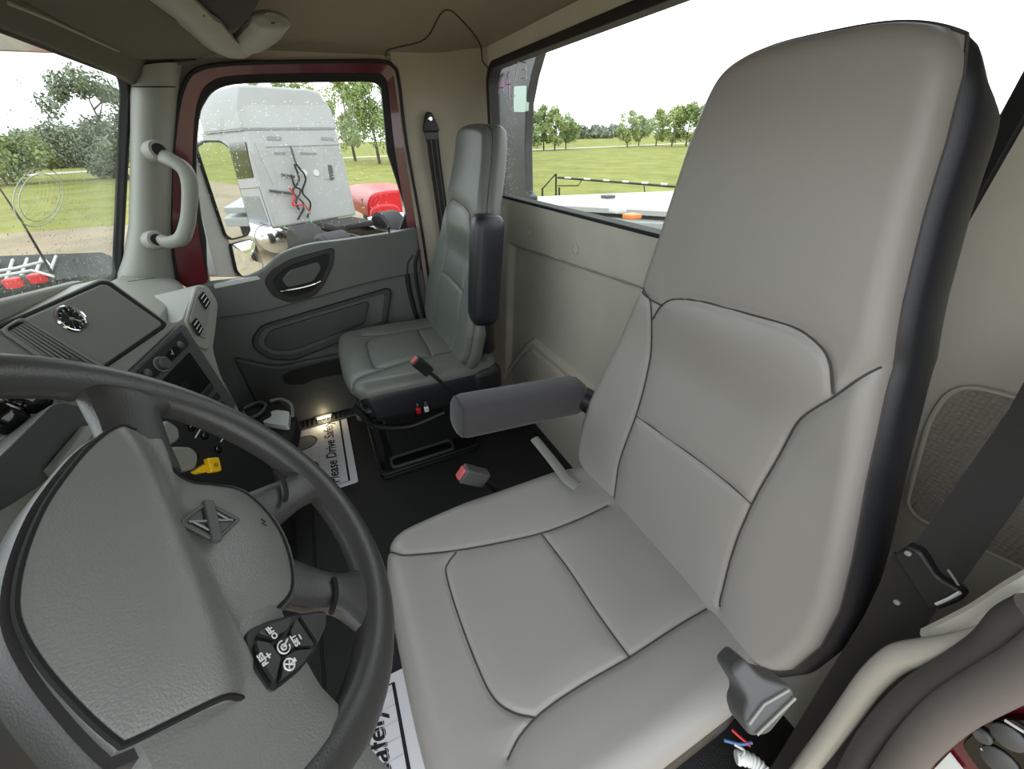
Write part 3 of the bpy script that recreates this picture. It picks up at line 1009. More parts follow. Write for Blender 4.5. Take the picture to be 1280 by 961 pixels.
def spoke(name, pts, ws, ts, m=WHEELM, hs=None):
    """flattened arm through wheel-plane points with half widths and half thicknesses"""
    P = catmull([np.array((p[0], p[1], h)) for p, h in zip(pts, hs)], 5)
    Wd = catmull([(w,) for w in ws], 5); Td = catmull([(t,) for t in ts], 5)
    secs = []
    for i, p in enumerate(P):
        t = P[min(i + 1, len(P) - 1)] - P[max(i - 1, 0)]
        t = t[:2] / np.linalg.norm(t[:2]); s = np.array((-t[1], t[0]))
        sec = []
        for k in range(16):
            w = 2 * math.pi * k / 16
            c, q = math.cos(w), math.sin(w)
            c = math.copysign(abs(c) ** 0.7, c); q = math.copysign(abs(q) ** 0.7, q)
            uv = p[:2] + s * Wd[i][0] * c
            sec.append(wl(uv[0], uv[1], p[2] + Td[i][0] * q))
        secs.append(sec)
    return loft(name, secs, m, whl)


spoke('spoke', [(0.08, 0.035), (0.13, 0.058), (0.165, 0.075), (0.205, 0.082)], [0.029, 0.028, 0.033, 0.056], [0.010, 0.012, 0.014, 0.012], hs=[0.002, 0.0, 0.0, 0.0])
spoke('spoke', [(0.06, -0.06), (0.105, -0.095), (0.14, -0.125), (0.17, -0.145)], [0.030, 0.024, 0.024, 0.045], [0.008, 0.009, 0.011, 0.010], hs=[-0.006, -0.006, -0.003, 0])
spoke('spoke', [(0.0, -0.08), (-0.008, -0.13), (-0.010, -0.165), (-0.014, -0.205)], [0.030, 0.026, 0.024, 0.048], [0.008, 0.009, 0.011, 0.010], hs=[-0.004, -0.004, -0.002, 0])
spoke('spoke', [(-0.060, -0.035), (-0.135, -0.082), (-0.165, -0.108), (-0.198, -0.120)], [0.066, 0.060, 0.062, 0.085], [0.012, 0.014, 0.015, 0.012], COVERM, hs=[0.000, 0, 0, 0])  # wears the lighter copy, so the light on this spoke is in its colour
spoke('spoke', [(-0.07, 0.02), (-0.11, 0.03), (-0.15, 0.04), (-0.2, 0.05)], [0.034, 0.03, 0.028, 0.040], [0.008, 0.009, 0.011, 0.010], hs=[-0.012, -0.012, -0.006, 0]) if False else None
# black joint lines where the cover meets the spokes
for q in (((344, 588), (354, 600), (358, 616), (356, 626)), ((417, 722), (420, 735), (419, 750), (414, 766))):
    tube('spoke_joint', [pw(p, 0.010) for p in catmull(q, 4)], 0.0028, BLKM, whl, seg=6)

cov_px = [(130, 549), (160, 541), (196, 538), (205, 562), (217, 588), (240, 602), (268, 605), (302, 611), (330, 632), (352, 662), (365, 700), (366, 735), (346, 760), (320, 779), (307, 798), (312, 826), (334, 868),
          (300, 877), (258, 891), (205, 914), (152, 937), (140, 935), (100, 895), (52, 835), (24, 782), (20, 740), (30, 690), (50, 640), (75, 602), (102, 570)]
cov = catmull([wuv(p, 0.008) for p in cov_px], 4, True)
cen = np.mean(cov, axis=0)
UPD = np.array((-0.47, 0.88)); MID = np.array((0.0075, -0.001))


def cov_h(uv, rho):
    q = (uv - MID) @ UPD
    stp = float(sm((q + 0.012) / 0.036))
    h = 0.007 + 0.012 * (1 - rho ** 4)
    h += stp * 0.017 - 0.20 * max(0, q - 0.015) - 0.03 * max(0, -q - 0.03)
    return h


V, F = [], []
rhos = [0.0, 0.1, 0.2, 0.3, 0.4, 0.5, 0.6, 0.7, 0.78, 0.85, 0.9, 0.94, 0.97, 0.99, 1.0]
N = len(cov)
for r in rhos:
    for uv in cov:
        q = cen + (uv - cen) * r
        V.append(wl(q[0], q[1], cov_h(q, r) - (0.006 if r == 1.0 else 0)))
for uv in cov:
    V.append(wl(*(cen + (uv - cen) * 1.0), -0.02))
for i in range(len(rhos)):
    for k in range(N):
        k2 = (k + 1) % N
        F.append((i * N + k, i * N + k2, (i + 1) * N + k2, (i + 1) * N + k))
cover = mk('airbag_cover', V, F, COVERM, whl, angle=60)
# dark shell under the cover
sh = [cen + (uv - cen) * 1.07 for uv in cov]
shell = loft('hub_shell', [[wl(p[0], p[1], -0.045) for p in [cen + (q - cen) * 0.8 for q in sh]], [wl(p[0], p[1], -0.02) for p in sh], [wl(p[0], p[1], 0.000) for p in sh],
                           [wl(p[0], p[1], 0.004) for p in [cen + (q - cen) * 0.985 for q in sh]]], WHEELM, whl)
tube('cover_joint', [wl(p[0], p[1], cov_h(p, 1.0) - 0.0005) for p in cov] + [wl(cov[0][0], cov[0][1], cov_h(cov[0], 1.0) - 0.0005)], 0.0021, BLKM, whl, seg=6)


def pcov(p, k=0.0):
    h = hit(p, [cover])
    return (h[0] if h is not None else pw(p, 0.012)) + WN * k


# diamond emblem
em = [(220, 655), (257, 627), (300, 651), (269, 680)]
emp = [pcov(p, -0.001) for p in em]
emc = sum(emp) / 4 + WN * 0.004
emp = [pl(p, emc, WN) for p in em]
emc = sum(emp) / 4
emi = [emc + (p - emc) * 0.80 for p in emp]
emn = np.cross(emp[1] - emp[0], emp[3] - emp[0]); emn /= np.linalg.norm(emn)
if emn @ WN < 0: emn = -emn
emb = ring('emblem', rnd(emp, 0.004), rnd(emi, 0.003), emn * 0.003, GREYD, whl, 0.0012)
prism('emblem_plate', rnd(emi, 0.003), emn * 0.0012, mat('emblem_dark', (40, 41, 40), 0.4), emb)
m01, m23 = emp[1] * 0.94 + emc * 0.06, emp[3] * 0.94 + emc * 0.06
sd = np.cross(m23 - m01, emn); sd /= np.linalg.norm(sd)
prism('emblem_bar', [m01 + sd * 0.0045, m01 - sd * 0.0045, m23 - sd * 0.0045, m23 + sd * 0.0045], emn * 0.0045, GREYD, emb, 0.001)
a_, b_ = emi[0], emi[2]
for s0, s1 in ((emc + (a_ - emc) * 0.85, emc + (b_ - emc) * 0.2), (emc + (b_ - emc) * 0.85, emc + (a_ - emc) * 0.2), ):
    tube('emblem_line', [s0 + emn * 0.0022, s1 + emn * 0.0022], 0.0010, GREYP, emb, seg=5)
for s0, s1 in ((emi[0], emi[3]), (emi[1], emi[2])):
    tube('emblem_line', [emc + (s0 - emc) * 0.72 + emn * 0.0022, emc + (s1 - emc) * 0.72 + emn * 0.0022], 0.0010, GREYP, emb, seg=5)
tube('airbag_mark', [pcov(p, 0.0003) for p in ((326, 649), (331, 652), (327, 655), (333, 657))], 0.0007, BLKM, whl, seg=5)

# cruise control switch pod


def zp(x, y): return (300 + x * 0.2299, 740 + y * 0.2299)


pod_out = [zp(*q) for q in ((22, 235), (60, 195), (150, 155), (290, 118), (440, 98), (470, 102), (466, 190), (415, 315), (330, 420), (240, 500), (180, 545), (150, 540), (80, 430), (30, 300))]
spod = prism('switch_pod', rnd([pw(p, 0.014) for p in pod_out], 0.004), -WN * 0.022, BLK, whl, 0.003)
prism('pod_lip', rnd([pw(p, 0.004) for p in (zp(150, 540), zp(180, 548), zp(260, 505), zp(270, 520), zp(185, 605), zp(165, 580))], 0.003), -WN * 0.006, GREYP, spod, 0.001)
BTN = mat('button_black', (48, 49, 49), 0.4)
btns = {'tip': ((303, 140), (458, 118), (455, 200), (412, 295)),
        'set': ((290, 150), (398, 308), (312, 312), (252, 235)),
        'off': ((72, 240), (150, 190), (274, 148), (246, 222), (165, 268)),
        'res': ((64, 272), (150, 288), (212, 372), (178, 508), (95, 385)),
        'cancel': ((222, 366), (302, 326), (388, 322), (320, 415), (198, 505)),
        'mid': ((178, 280), (262, 246), (300, 308), (212, 352))}
for nm, q in btns.items():
    c = np.mean(np.array(q, float), axis=0)
    qq = [c + (np.array(p) - c) * 0.93 for p in q]
    prism('button', rnd([pw(zp(*p), 0.0145) for p in qq], 0.0025), WN * (0.004 if nm != 'mid' else 0.0048), BTN, spod, 0.0012)


def ptext(s, a, b, size):
    A, B = pw(zp(*a), 0.0196), pw(zp(*b), 0.0196)
    ex = B - A
    text('button_print', s, (A + B) / 2, ex, np.cross(WN, ex), size, WHITE, spod, 0.0002, bold=0.0002)


ptext('OFF', (192, 240), (160, 198), 0.0066)
ptext('SET', (314, 282), (288, 240), 0.0066)
ptext('–', (332, 256), (318, 232), 0.008)
ptext('RES', (140, 388), (108, 341), 0.0066)
ptext('+', (162, 352), (150, 334), 0.009)
mc = pw(zp(238, 298), 0.0198)
for a0_, a1_, r_ in ((20, 300, 0.0052), (0, 360, 0.0022)):
    tube('button_icon', [mc + r_ * (math.cos(math.radians(a)) * WEX + math.sin(math.radians(a)) * WEY) for a in np.linspace(a0_, a1_, 20)], 0.0006, WHITE, spod, seg=5)
tube('button_icon', [mc, mc + 0.0075 * (WEX * 0.9 - WEY * 0.4)], 0.0008, WHITE, spod, seg=5)
mc = pw(zp(268, 392), 0.0188)
tube('button_icon', [mc + 0.0045 * (math.cos(a) * WEX + math.sin(a) * WEY) for a in np.linspace(0, 2 * math.pi, 20)], 0.0007, WHITE, spod, seg=5)
tube('button_icon', [mc - 0.004 * WEX, mc + 0.004 * WEX], 0.0006, WHITE, spod, seg=5)
tube('button_icon', [mc - 0.004 * WEY, mc + 0.004 * WEY], 0.0006, WHITE, spod, seg=5)
hm = pw(zp(295, 375), 0.0188)
prism('button_icon', [hm + 0.003 * WEX, hm - 0.002 * WEY, hm - 0.003 * WEX + 0.004 * WEY], WN * 0.0004, WHITE, spod)
# column shroud below the wheel
col0, col1 = WO - WN * 0.04, WO - WN * 0.27
tube('column_shroud', [col0, col0 * 0.7 + col1 * 0.3, col1], [0.055, 0.075, 0.09], BLK, whl, seg=20)

# ================================================================== SEATS


class Pad:
    def __init__(s, curve, sign, hw, vt, v0, shape, R, seams=(), ends=(True, True), gd=0.005, gw=0.0042, puff=0.004, X=0.0):
        C = np.array(catmull(curve, 10))
        L = np.r_[0, np.cumsum(np.linalg.norm(np.diff(C, axis=0), axis=1))]
        s.L = L[-1]; s.Ls = L; s.C = C; s.sign = sign
        T = np.gradient(C, L, axis=0); T /= np.linalg.norm(T, axis=1)[:, None]
        s.N = np.stack([T[:, 1] * sign, -T[:, 0] * sign], 1)
        s.hwk = np.array(hw, float); s.vt = vt; s.v0 = v0; s.shape = shape; s.R = R; s.ends = ends
        s.seams = []; s.gd = gd; s.gw = gw; s.puff = puff; s.X = X; s.skew = 0.0

    def hw(s, v): return np.interp(v, s.hwk[:, 0], s.hwk[:, 1])

    def base(s, v):
        return (np.interp(v, s.Ls, s.C[:, 0]), np.interp(v, s.Ls, s.C[:, 1]), np.interp(v, s.Ls, s.N[:, 0]), np.interp(v, s.Ls, s.N[:, 1]))

    def height(s, u, v, groove=True):
        a = np.clip(u / s.hw(v), -1, 1)
        vt = s.vt(a) * s.L; v0 = s.v0(a) * s.L
        ds = (1 - np.abs(a)) * s.hw(v)
        d = [ds]
        if s.ends[1]: d.append(np.maximum(vt - v, 0))
        if s.ends[0]: d.append(np.maximum(v - v0, 0))
        x = sum(np.clip(1 - q / s.R, 0, 1) ** 2.5 for q in d) ** (1 / 2.5)
        x = np.clip(x, 0, 0.9999)
        h = s.shape(a, v / s.L) - s.R * (1 - np.sqrt(1 - x * x))
        if groove and s.seams:
            dm = np.full(np.shape(u), 9.0)
            for sm_ in s.seams:
                for p, q in zip(sm_[:-1], sm_[1:]):
                    pq = q - p; l2 = pq @ pq + 1e-12
                    t = np.clip(((u - p[0]) * pq[0] + (v - p[1]) * pq[1]) / l2, 0, 1)
                    dm = np.minimum(dm, np.hypot(u - p[0] - t * pq[0], v - p[1] - t * pq[1]))
            h = h - s.gd * np.exp(-(dm / s.gw) ** 2) - s.puff * np.exp(-(dm / 0.022) ** 2)
        return h

    def pos(s, u, v, h):
        y, z, ny, nz = s.base(v)
        return np.stack([s.X + u + s.skew * sm((v / s.L - 0.55) / 0.4), y + ny * h, z + nz * h], -1)

    def from_px(s, px):
        """sight lines met with the swept centre line, lifted by the pad height"""
        out = []
        for p in px:
            best = None
            lift = 0.0
            for _ in range(3):
                d = ray(p)
                y, z = s.C[:, 0] + s.N[:, 0] * lift, s.C[:, 1] + s.N[:, 1] * lift
                best = None
                for i in range(len(y) - 1):
                    ty, tz = y[i + 1] - y[i], z[i + 1] - z[i]
                    det = d[1] * (-tz) + ty * d[2]
                    if abs(det) < 1e-12: continue
                    ry, rz = y[i] - CAM[1], z[i] - CAM[2]
                    t = (ry * (-tz) + ty * rz) / det
                    w = (d[1] * rz - d[2] * ry) / det
                    lo_ = -40.0 if i == 0 else 0.0
                    hi_ = 40.0 if i == len(y) - 2 else 1.0
                    if t > 0 and lo_ <= w <= hi_ and (best is None or t < best[0]):
                        best = (t, s.Ls[i] + w * (s.Ls[i + 1] - s.Ls[i]))
                u = CAM[0] + d[0] * best[0] - s.X
                lift = float(s.height(np.array([u]), np.array([np.clip(best[1], 0.01, s.L - 0.01)]), False)[0])
                lift = max(lift, -0.03)
            out.append(np.array((u, best[1])))
        return out

    def grid(s, nu, nv):
        t = np.linspace(-1, 1, nu); a = np.sign(t) * (1 - (1 - np.abs(t)) ** 1.35)
        r = np.linspace(0, 1, nv)
        r = 0.5 * r + 0.5 * (0.5 - 0.5 * np.cos(math.pi * r))
        A, B = np.meshgrid(a, r)
        v0, vt = s.v0(A) * s.L, s.vt(A) * s.L
        v = v0 + (vt - v0) * B
        u = A * s.hw(v)
        return u, v

    def build(s, name, m, parent, nu=150, nv=170):
        u, v = s.grid(nu, nv)
        P = s.pos(u, v, s.height(u, v)).reshape(-1, 3)
        F = []
        for j in range(nv - 1):
            for i in range(nu - 1):
                k = j * nu + i
                F.append((k, k + 1, k + nu + 1, k + nu))
        return mk(name, P, F, m, parent, angle=180)

    def band(s, name, m, parent, T, bulge, rows=8, nu=150, nv=170, back=True, start=0.0, ntop=False):
        u, v = s.grid(nu, nv)
        ids = [(0, i) for i in range(nu)] + [(j, nu - 1) for j in range(1, nv)] + [(nv - 1, i) for i in range(nu - 2, -1, -1)] + [(j, 0) for j in range(nv - 2, 0, -1)]
        ids = ids[::2]
        uu = np.array([u[i] for i in ids]); vv = np.array([v[i] for i in ids])
        hh = s.height(uu, vv)
        P2 = np.stack([uu, vv], 1)
        tg = np.roll(P2, -1, 0) - np.roll(P2, 1, 0)
        nn = np.stack([tg[:, 1], -tg[:, 0]], 1)
        nn /= np.linalg.norm(nn, axis=1)[:, None] + 1e-9
        for _ in range(3):
            nn = nn + np.roll(nn, 1, 0) + np.roll(nn, -1, 0)
            nn /= np.linalg.norm(nn, axis=1)[:, None] + 1e-9
        if np.mean(np.sum(nn * (P2 - P2.mean(0)), 1)) < 0: nn = -nn
        Vs, n = [], len(ids)
        for k in range(rows + 1):
            f = k / rows
            off = bulge * math.sin(math.pi * min(1, f * 0.9 + 0.05)) ** 0.7 if k else 0
            top_ = sm((vv / s.L - 0.90) / 0.08) if ntop else 0.0
            Vs.append(s.pos(uu + nn[:, 0] * off, vv + nn[:, 1] * off * (1 - top_) - top_ * 0.05 * f, hh + start - T * (1 - math.cos(f * math.pi / 2)) * 0.4 - T * f * 0.6))
        if back:
            c = P2.mean(0)
            for sc_, dd in ((0.93, 0.012), (0.6, 0.02), (0.05, 0.022)):
                Vs.append(s.pos(c[0] + (uu - c[0]) * sc_, c[1] + (vv - c[1]) * sc_, hh.mean() - T - dd + (hh - hh.mean()) * sc_))
        V = np.concatenate(Vs); F = []
        for k in range(len(Vs) - 1):
            for i in range(n):
                i2 = (i + 1) % n
                F.append((k * n + i, k * n + i2, (k + 1) * n + i2, (k + 1) * n + i))
        edge = Vs[0]
        return mk(name, V, F, m, parent, angle=180), edge

    def thread(s, name, sm_, m, parent, r=0.0014, lift=0.0014):
        P = np.array([p for p in sm_ if abs(p[0]) < 0.975 * s.hw(p[1]) and 0.004 < p[1] < s.L - 0.004])
        h = s.height(P[:, 0], P[:, 1])
        return tube(name, list(s.pos(P[:, 0], P[:, 1], h + lift)), r, m, parent, seg=5)


def dense(pts, step=0.006):
    P = [np.array(p) for p in catmull(pts, 8)]
    return P


BACK_CURVE = [(-0.425, 0.395), (-0.445, 0.45), (-0.468, 0.60), (-0.483, 0.75), (-0.495, 0.92), (-0.505, 1.08), (-0.52, 1.235)]
BLEN = 0.846


def zw(z): return (z - 0.395) * BLEN / 0.84


BACK_HW = [(zw(z), w) for z, w in ((0.395, 0.225), (0.43, 0.258), (0.48, 0.279), (0.55, 0.284), (0.62, 0.275), (0.70, 0.253), (0.80, 0.222), (0.90, 0.195), (1.00, 0.170), (1.08, 0.154), (1.14, 0.144), (1.19, 0.132), (1.235, 0.114))]


def back_shape(a, t):
    lo = sm((0.62 - t) / 0.15)
    bol = np.abs(a) ** 2.4
    return lo * (-0.022 * (1 - bol)) + (1 - lo) * (0.012 * (1 - a * a)) + 0.012 * np.exp(-((t - 0.3) / 0.18) ** 2) * (1 - bol)


CUSH_CURVE = [(-0.50, 0.435), (-0.40, 0.442), (-0.25, 0.448), (-0.10, 0.455), (0.0, 0.452), (0.045, 0.437), (0.072, 0.405)]
CLEN = 0.588
CUSH_HW = [(0.0, 0.235), (0.05, 0.262), (0.12, 0.272), (0.35, 0.272), (0.50, 0.262), (0.56, 0.245), (0.60, 0.225)]


def cush_shape(a, t):
    return -0.012 * (1 - np.abs(a) ** 2.2) * sm((0.92 - t) / 0.2) + 0.006


back_seams_px = [
    [(793, 349), (804, 368), (810, 389), (810, 437), (801, 486), (790, 524), (771, 578), (765, 619), (764, 632)],
    [(812, 399), (823, 383), (839, 375), (874, 378), (933, 394), (988, 410), (1020, 432), (1034, 456), (1037, 494)],
    [(796, 354), (808, 374), (822, 382)],
    [(1152, 455), (1117, 456), (1080, 470), (1039, 497), (993, 529), (966, 578), (936, 632), (912, 692), (898, 746), (896, 760)],
    [(792, 521), (841, 556), (890, 592), (936, 632)]]
cush_seams_px = [
    [(482, 684), (490, 689), (512, 691), (570, 685), (616, 677), (675, 664), (720, 648), (761, 629)],
    [(570, 687), (560, 700), (557, 714), (570, 760), (595, 827), (616, 869), (641, 888), (670, 895)],
    [(895, 754), (846, 781), (788, 819), (737, 848), (695, 875), (670, 895), (649, 919), (634, 948)],
    [(677, 664), (712, 710), (745, 760), (788, 819)]]

XS = -0.553
bpad0 = Pad(BACK_CURVE, 1, BACK_HW, lambda a: 1 - 0.022 * np.abs(a) ** 4, lambda a: 0.06 * np.abs(a) ** 3, back_shape, 0.024, X=XS)
cpad0 = Pad(CUSH_CURVE, -1, CUSH_HW, lambda a: 1 - 0.06 * np.abs(a) ** 3, lambda a: 0.0 * a, cush_shape, 0.045, X=XS)
BSE = [dense(bpad0.from_px(q)) for q in back_seams_px]
CSE = [dense(cpad0.from_px(q)) for q in cush_seams_px]


def make_seat(name, label, X, dz, vin, side, mirror, bcurve=None):
    root = empty(name, (X, -0.25, 0.0), label, 'seat')
    bc = bcurve or BACK_CURVE; cc_ = [(y, z + dz) for y, z in CUSH_CURVE]
    bp = Pad(bc, 1, BACK_HW, bpad0.vt, bpad0.v0, back_shape, 0.024, X=X)
    cp = Pad(cc_, -1, CUSH_HW, cpad0.vt, cpad0.v0, cush_shape, 0.045, X=X)
    k = -1 if mirror else 1
    bp.skew = 0.012 * k
    bp.seams = [[np.array((k * p[0], p[1])) for p in s_] for s_ in BSE]
    cp.seams = [[np.array((k * p[0], p[1])) for p in s_] for s_ in CSE]
    b = bp.build('backrest', vin, root)
    _, edge = bp.band('backrest_border', side, root, 0.045 if mirror else 0.085, 0.016, ntop=not mirror)
    e = [p for p in edge] + [edge[0]]
    tube('border_stitch', e, 0.0014, THREAD, b, seg=5)
    for s_ in bp.seams:
        bp.thread('seam', s_, THREAD, b)
    c = cp.build('cushion', vin, root)
    cp.band('cushion_side', side if not mirror else BLKVIN, root, 0.105 if mirror else 0.075, 0.004)
    for s_ in cp.seams:
        cp.thread('seam', s_, THREAD, c)
    # cushion pan
    V_, F_ = box_data((X, -0.215, 0.315 + dz), (0.44, 0.50, 0.05))
    mk('seat_pan', V_, F_, BLK, root, True, 0.015, 3)
    return root, bp, cp


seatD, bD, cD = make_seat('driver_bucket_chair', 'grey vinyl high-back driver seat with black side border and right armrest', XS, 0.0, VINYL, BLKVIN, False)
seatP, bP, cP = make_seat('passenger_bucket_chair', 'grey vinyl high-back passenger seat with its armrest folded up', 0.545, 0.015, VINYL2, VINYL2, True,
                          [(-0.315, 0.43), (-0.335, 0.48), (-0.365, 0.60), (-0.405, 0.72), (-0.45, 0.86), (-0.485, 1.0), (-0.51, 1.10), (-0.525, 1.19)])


def rbox_secs(path, hw_, hh_, exp=0.55, n=20, up=(0, 0, 1)):
    secs = []
    P = [np.asarray(p, float) for p in path]
    for i, p in enumerate(P):
        t = P[min(i + 1, len(P) - 1)] - P[max(i - 1, 0)]; t /= np.linalg.norm(t)
        s_ = np.cross(t, up); s_ /= np.linalg.norm(s_)
        q_ = np.cross(s_, t)
        sec = []
        for k in range(n):
            w = 2 * math.pi * k / n
            c, sn = math.cos(w), math.sin(w)
            sec.append(p + s_ * hw_[i] * math.copysign(abs(c) ** exp, c) + q_ * hh_[i] * math.copysign(abs(sn) ** exp, sn))
        secs.append(sec)
    return secs


# driver's armrest
A0, A1 = ux((566, 522), -0.215), ux((722, 492), -0.215)
ts = [0.0, 0.012, 0.035, 0.08, 0.2, 0.4, 0.6, 0.8, 0.95, 1.0]
wf = [0.45, 0.75, 0.92, 1.0, 1.0, 1.0, 1.0, 1.0, 1.0, 0.9]
arm = loft('armrest', rbox_secs([A0 + (A1 - A0) * t for t in ts], [0.043 * w for w in wf], [0.044 * w for w in wf]), FABRIC, seatD, angle=180)
e_ = rbox_secs([A0 + (A1 - A0) * 0.035, A0 + (A1 - A0) * 0.05], [0.0405] * 2, [0.0415] * 2)[0]
tube('armrest_seam', e_ + [e_[0]], 0.0012, THREAD, arm, seg=5)
tube('armrest_pivot', [A1 + np.array((-0.02, 0, 0)), A1 + np.array((-0.09, -0.03, -0.01))], 0.03, BLK, seatD, seg=14)
# belt anchor strap at the back corner of the cushion
tube('anchor_strap', [uz(p, 0.46) for p in catmull([(668, 548), (690, 575), (708, 598), (722, 608)], 4)], [0.012] * 8 + [0.013] * 4 + [0.014], GREYP, seatD, flat=(0.35, 1.0), seg=8)
# recliner knob and hinge cover at the near corner
NR = np.array((-0.55, 0.35, 0.75)); NR /= np.linalg.norm(NR)
OR = ux((955, 885), -0.86)
hinge = prism('hinge_cover', rnd([pl(p, OR, NR) for p in ((913, 840), (930, 822), (952, 846), (992, 858), (996, 878), (962, 920), (936, 922), (928, 895), (935, 875))], 0.006), -NR * 0.04, GREYD, seatD, 0.005, 3)
tube('hinge_line', [pl(p, OR + NR * 0.001, NR) for p in ((936, 905), (955, 880), (986, 862))], 0.0016, GREYP, hinge, seg=5)
tube('hinge_line', [pl(p, OR + NR * 0.001, NR) for p in ((946, 918), (972, 893), (994, 872))], 0.0016, GREYP, hinge, seg=5)
# suspension base of the driver's seat
V, F = join([box_data((XS, -0.22, 0.20), (0.34, 0.36, 0.20)), box_data((XS, -0.2, 0.05), (0.40, 0.44, 0.10))])
mk('suspension_base', V, F, BLKM, seatD, True, 0.012, 2)
# loose wiring and a ribbed hose by the seat
for col_, q in (('wire_red', ((915, 912), (926, 922), (938, 932))), ('wire_blue', ((905, 925), (925, 930), (940, 928))), ('wire_white', ((918, 930), (930, 938), (926, 946)))):
    cm = {'wire_red': REDL, 'wire_blue': mat('wire_blue_plastic', (70, 110, 170), 0.5), 'wire_white': LIGHTP}[col_]
    tube(col_, [uz(p, 0.36) for p in catmull(q, 4)], 0.0022, cm, seatD, seg=6)
hp = catmull([uz(p, 0.30) for p in ((920, 946), (938, 950), (952, 961), (962, 978))], 6)
tube('ribbed_hose', hp, [0.011 if k % 2 else 0.009 for k in range(len(hp))], WHITE, seatD, seg=12)

# passenger's folded-up armrest
P0, P1 = ux((606, 266), 0.30), ux((600, 400), 0.30)
P0[0] = P1[0] = 0.275
ts = [0.0, 0.015, 0.05, 0.12, 0.3, 0.5, 0.7, 0.88, 0.95, 1.0]
wf = [0.5, 0.78, 0.94, 1.0, 1.0, 1.0, 1.0, 0.98, 0.92, 0.7]
armp = loft('armrest', rbox_secs([P0 + (P1 - P0) * t for t in ts], [0.040 * w for w in wf], [0.050 * w for w in wf], up=(0, 1, 0)), BLKVIN, seatP, angle=180)
tube('armrest_bracket', [P1 + np.array((0.01, 0.0, 0.03)), P1 + np.array((0.02, -0.01, -0.06)), P1 + np.array((0.03, -0.02, -0.12))], [0.036, 0.034, 0.03], BLK, seatP, seg=14)
V, F = box_data((0.30, -0.43, 0.36), (0.07, 0.12, 0.14))
mk('hinge_cover', V, F, BLK, seatP, True, 0.025, 3)
# black base frame, tray and controls
BZ = [uz(p, 0.0) for p in ((441, 520), (446, 582), (478, 601), (566, 576))]
X0, X1, Y0, Y1 = 0.335, 0.76, -0.40, 0.03
trayo = rnd([np.array(p) for p in ((X0, Y1, 0.012), (X1, Y1, 0.012), (X1, Y0, 0.012), (X0, Y0, 0.012))], 0.03)
trayi = rnd([np.array(p) for p in ((X0 + 0.016, Y1 - 0.016, 0.012), (X1 - 0.016, Y1 - 0.016, 0.012), (X1 - 0.016, Y0 + 0.016, 0.012), (X0 + 0.016, Y0 + 0.016, 0.012))], 0.025)
base = prism('base_plate', trayo, (0, 0, -0.01), BLK, seatP, 0.002)
ring('base_lip', trayo, trayi, (0, 0, 0.018), BLK, base, 0.003)
ti = rnd([np.array(p) for p in ((0.355, -0.03, 0.03), (0.41, -0.03, 0.03), (0.41, -0.28, 0.03), (0.355, -0.28, 0.03))], 0.02)
to = rnd([np.array(p) for p in ((0.347, -0.02, 0.03), (0.418, -0.02, 0.03), (0.418, -0.29, 0.03), (0.347, -0.29, 0.03))], 0.025)
ring('tray_rim', to, ti, (0, 0, 0.012), GREYD, base, 0.002)
lathe('bolt', [(0, 0), (0.011, 0), (0.011, 0.004), (0.007, 0.007), (0, 0.008)], uz((477, 590), 0.016), (0, 0, 1), CHROME, base, 12)
V, F = join([box_data((0.56, -0.20, 0.15), (0.28, 0.32, 0.26)), box_data((0.43, 0.0, 0.13), (0.02, 0.03, 0.25)), box_data((0.70, 0.0, 0.13), (0.02, 0.03, 0.25))])
mk('pedestal', V, F, BLKM, seatP, True, 0.008, 2)
lv = [ux(p, 0.31) for p in catmull([(440, 507), (452, 517), (468, 532), (510, 533), (555, 515)], 5)]
tube('side_rail', lv, 0.012, BLK, seatP, seg=10)
for p, m_ in (((523, 513), REDL), ((533, 511), LIGHTP)):
    c = ux(p, 0.252)
    V, F = box_data(c, (0.012, 0.016, 0.022)); sw = mk('control_button', V, F, m_, seatP, True, 0.002)
    lathe('button_stem', [(0.004, 0.01), (0.004, 0.02), (0.0055, 0.022), (0.004, 0.03), (0, 0.031)], c, (0, 0, 1), STEEL, sw, 10)
lathe('lever_end', [(0, 0), (0.016, 0), (0.016, 0.02), (0.01, 0.024), (0, 0.025)], ux((451, 518), 0.33), (-1, 0, 0), GREYD, seatP, 14)

# ================================================================== BELTS AND BUCKLES
def strap(name, path, w, wd, m, parent, th=0.0016):
    """flat webbing: centre path with width direction per point"""
    secs = []
    for p, d in zip(path, wd):
        p = np.asarray(p, float); d = np.asarray(d, float); d = d / np.linalg.norm(d)
        secs.append([p - d * w, p + d * w, p + d * w + np.array((-th, -th * 0.3, th)), p - d * w + np.array((-th, -th * 0.3, th))])
    return loft(name, secs, m, parent)


sb = empty('passenger_seat_belt', hit((540, 300), [corner])[0], 'black passenger seat belt hanging from the rear corner trim', 'seat belt')
an = hit((537, 152), [corner])[0] + np.array((-0.012, 0.006, 0))
ayp, azp = np.array((0, 1.0, 0)), np.array((0, 0, 1.0))


def sp_(dy, dz, dx=0.0): return an + np.array((dx, dy, dz))


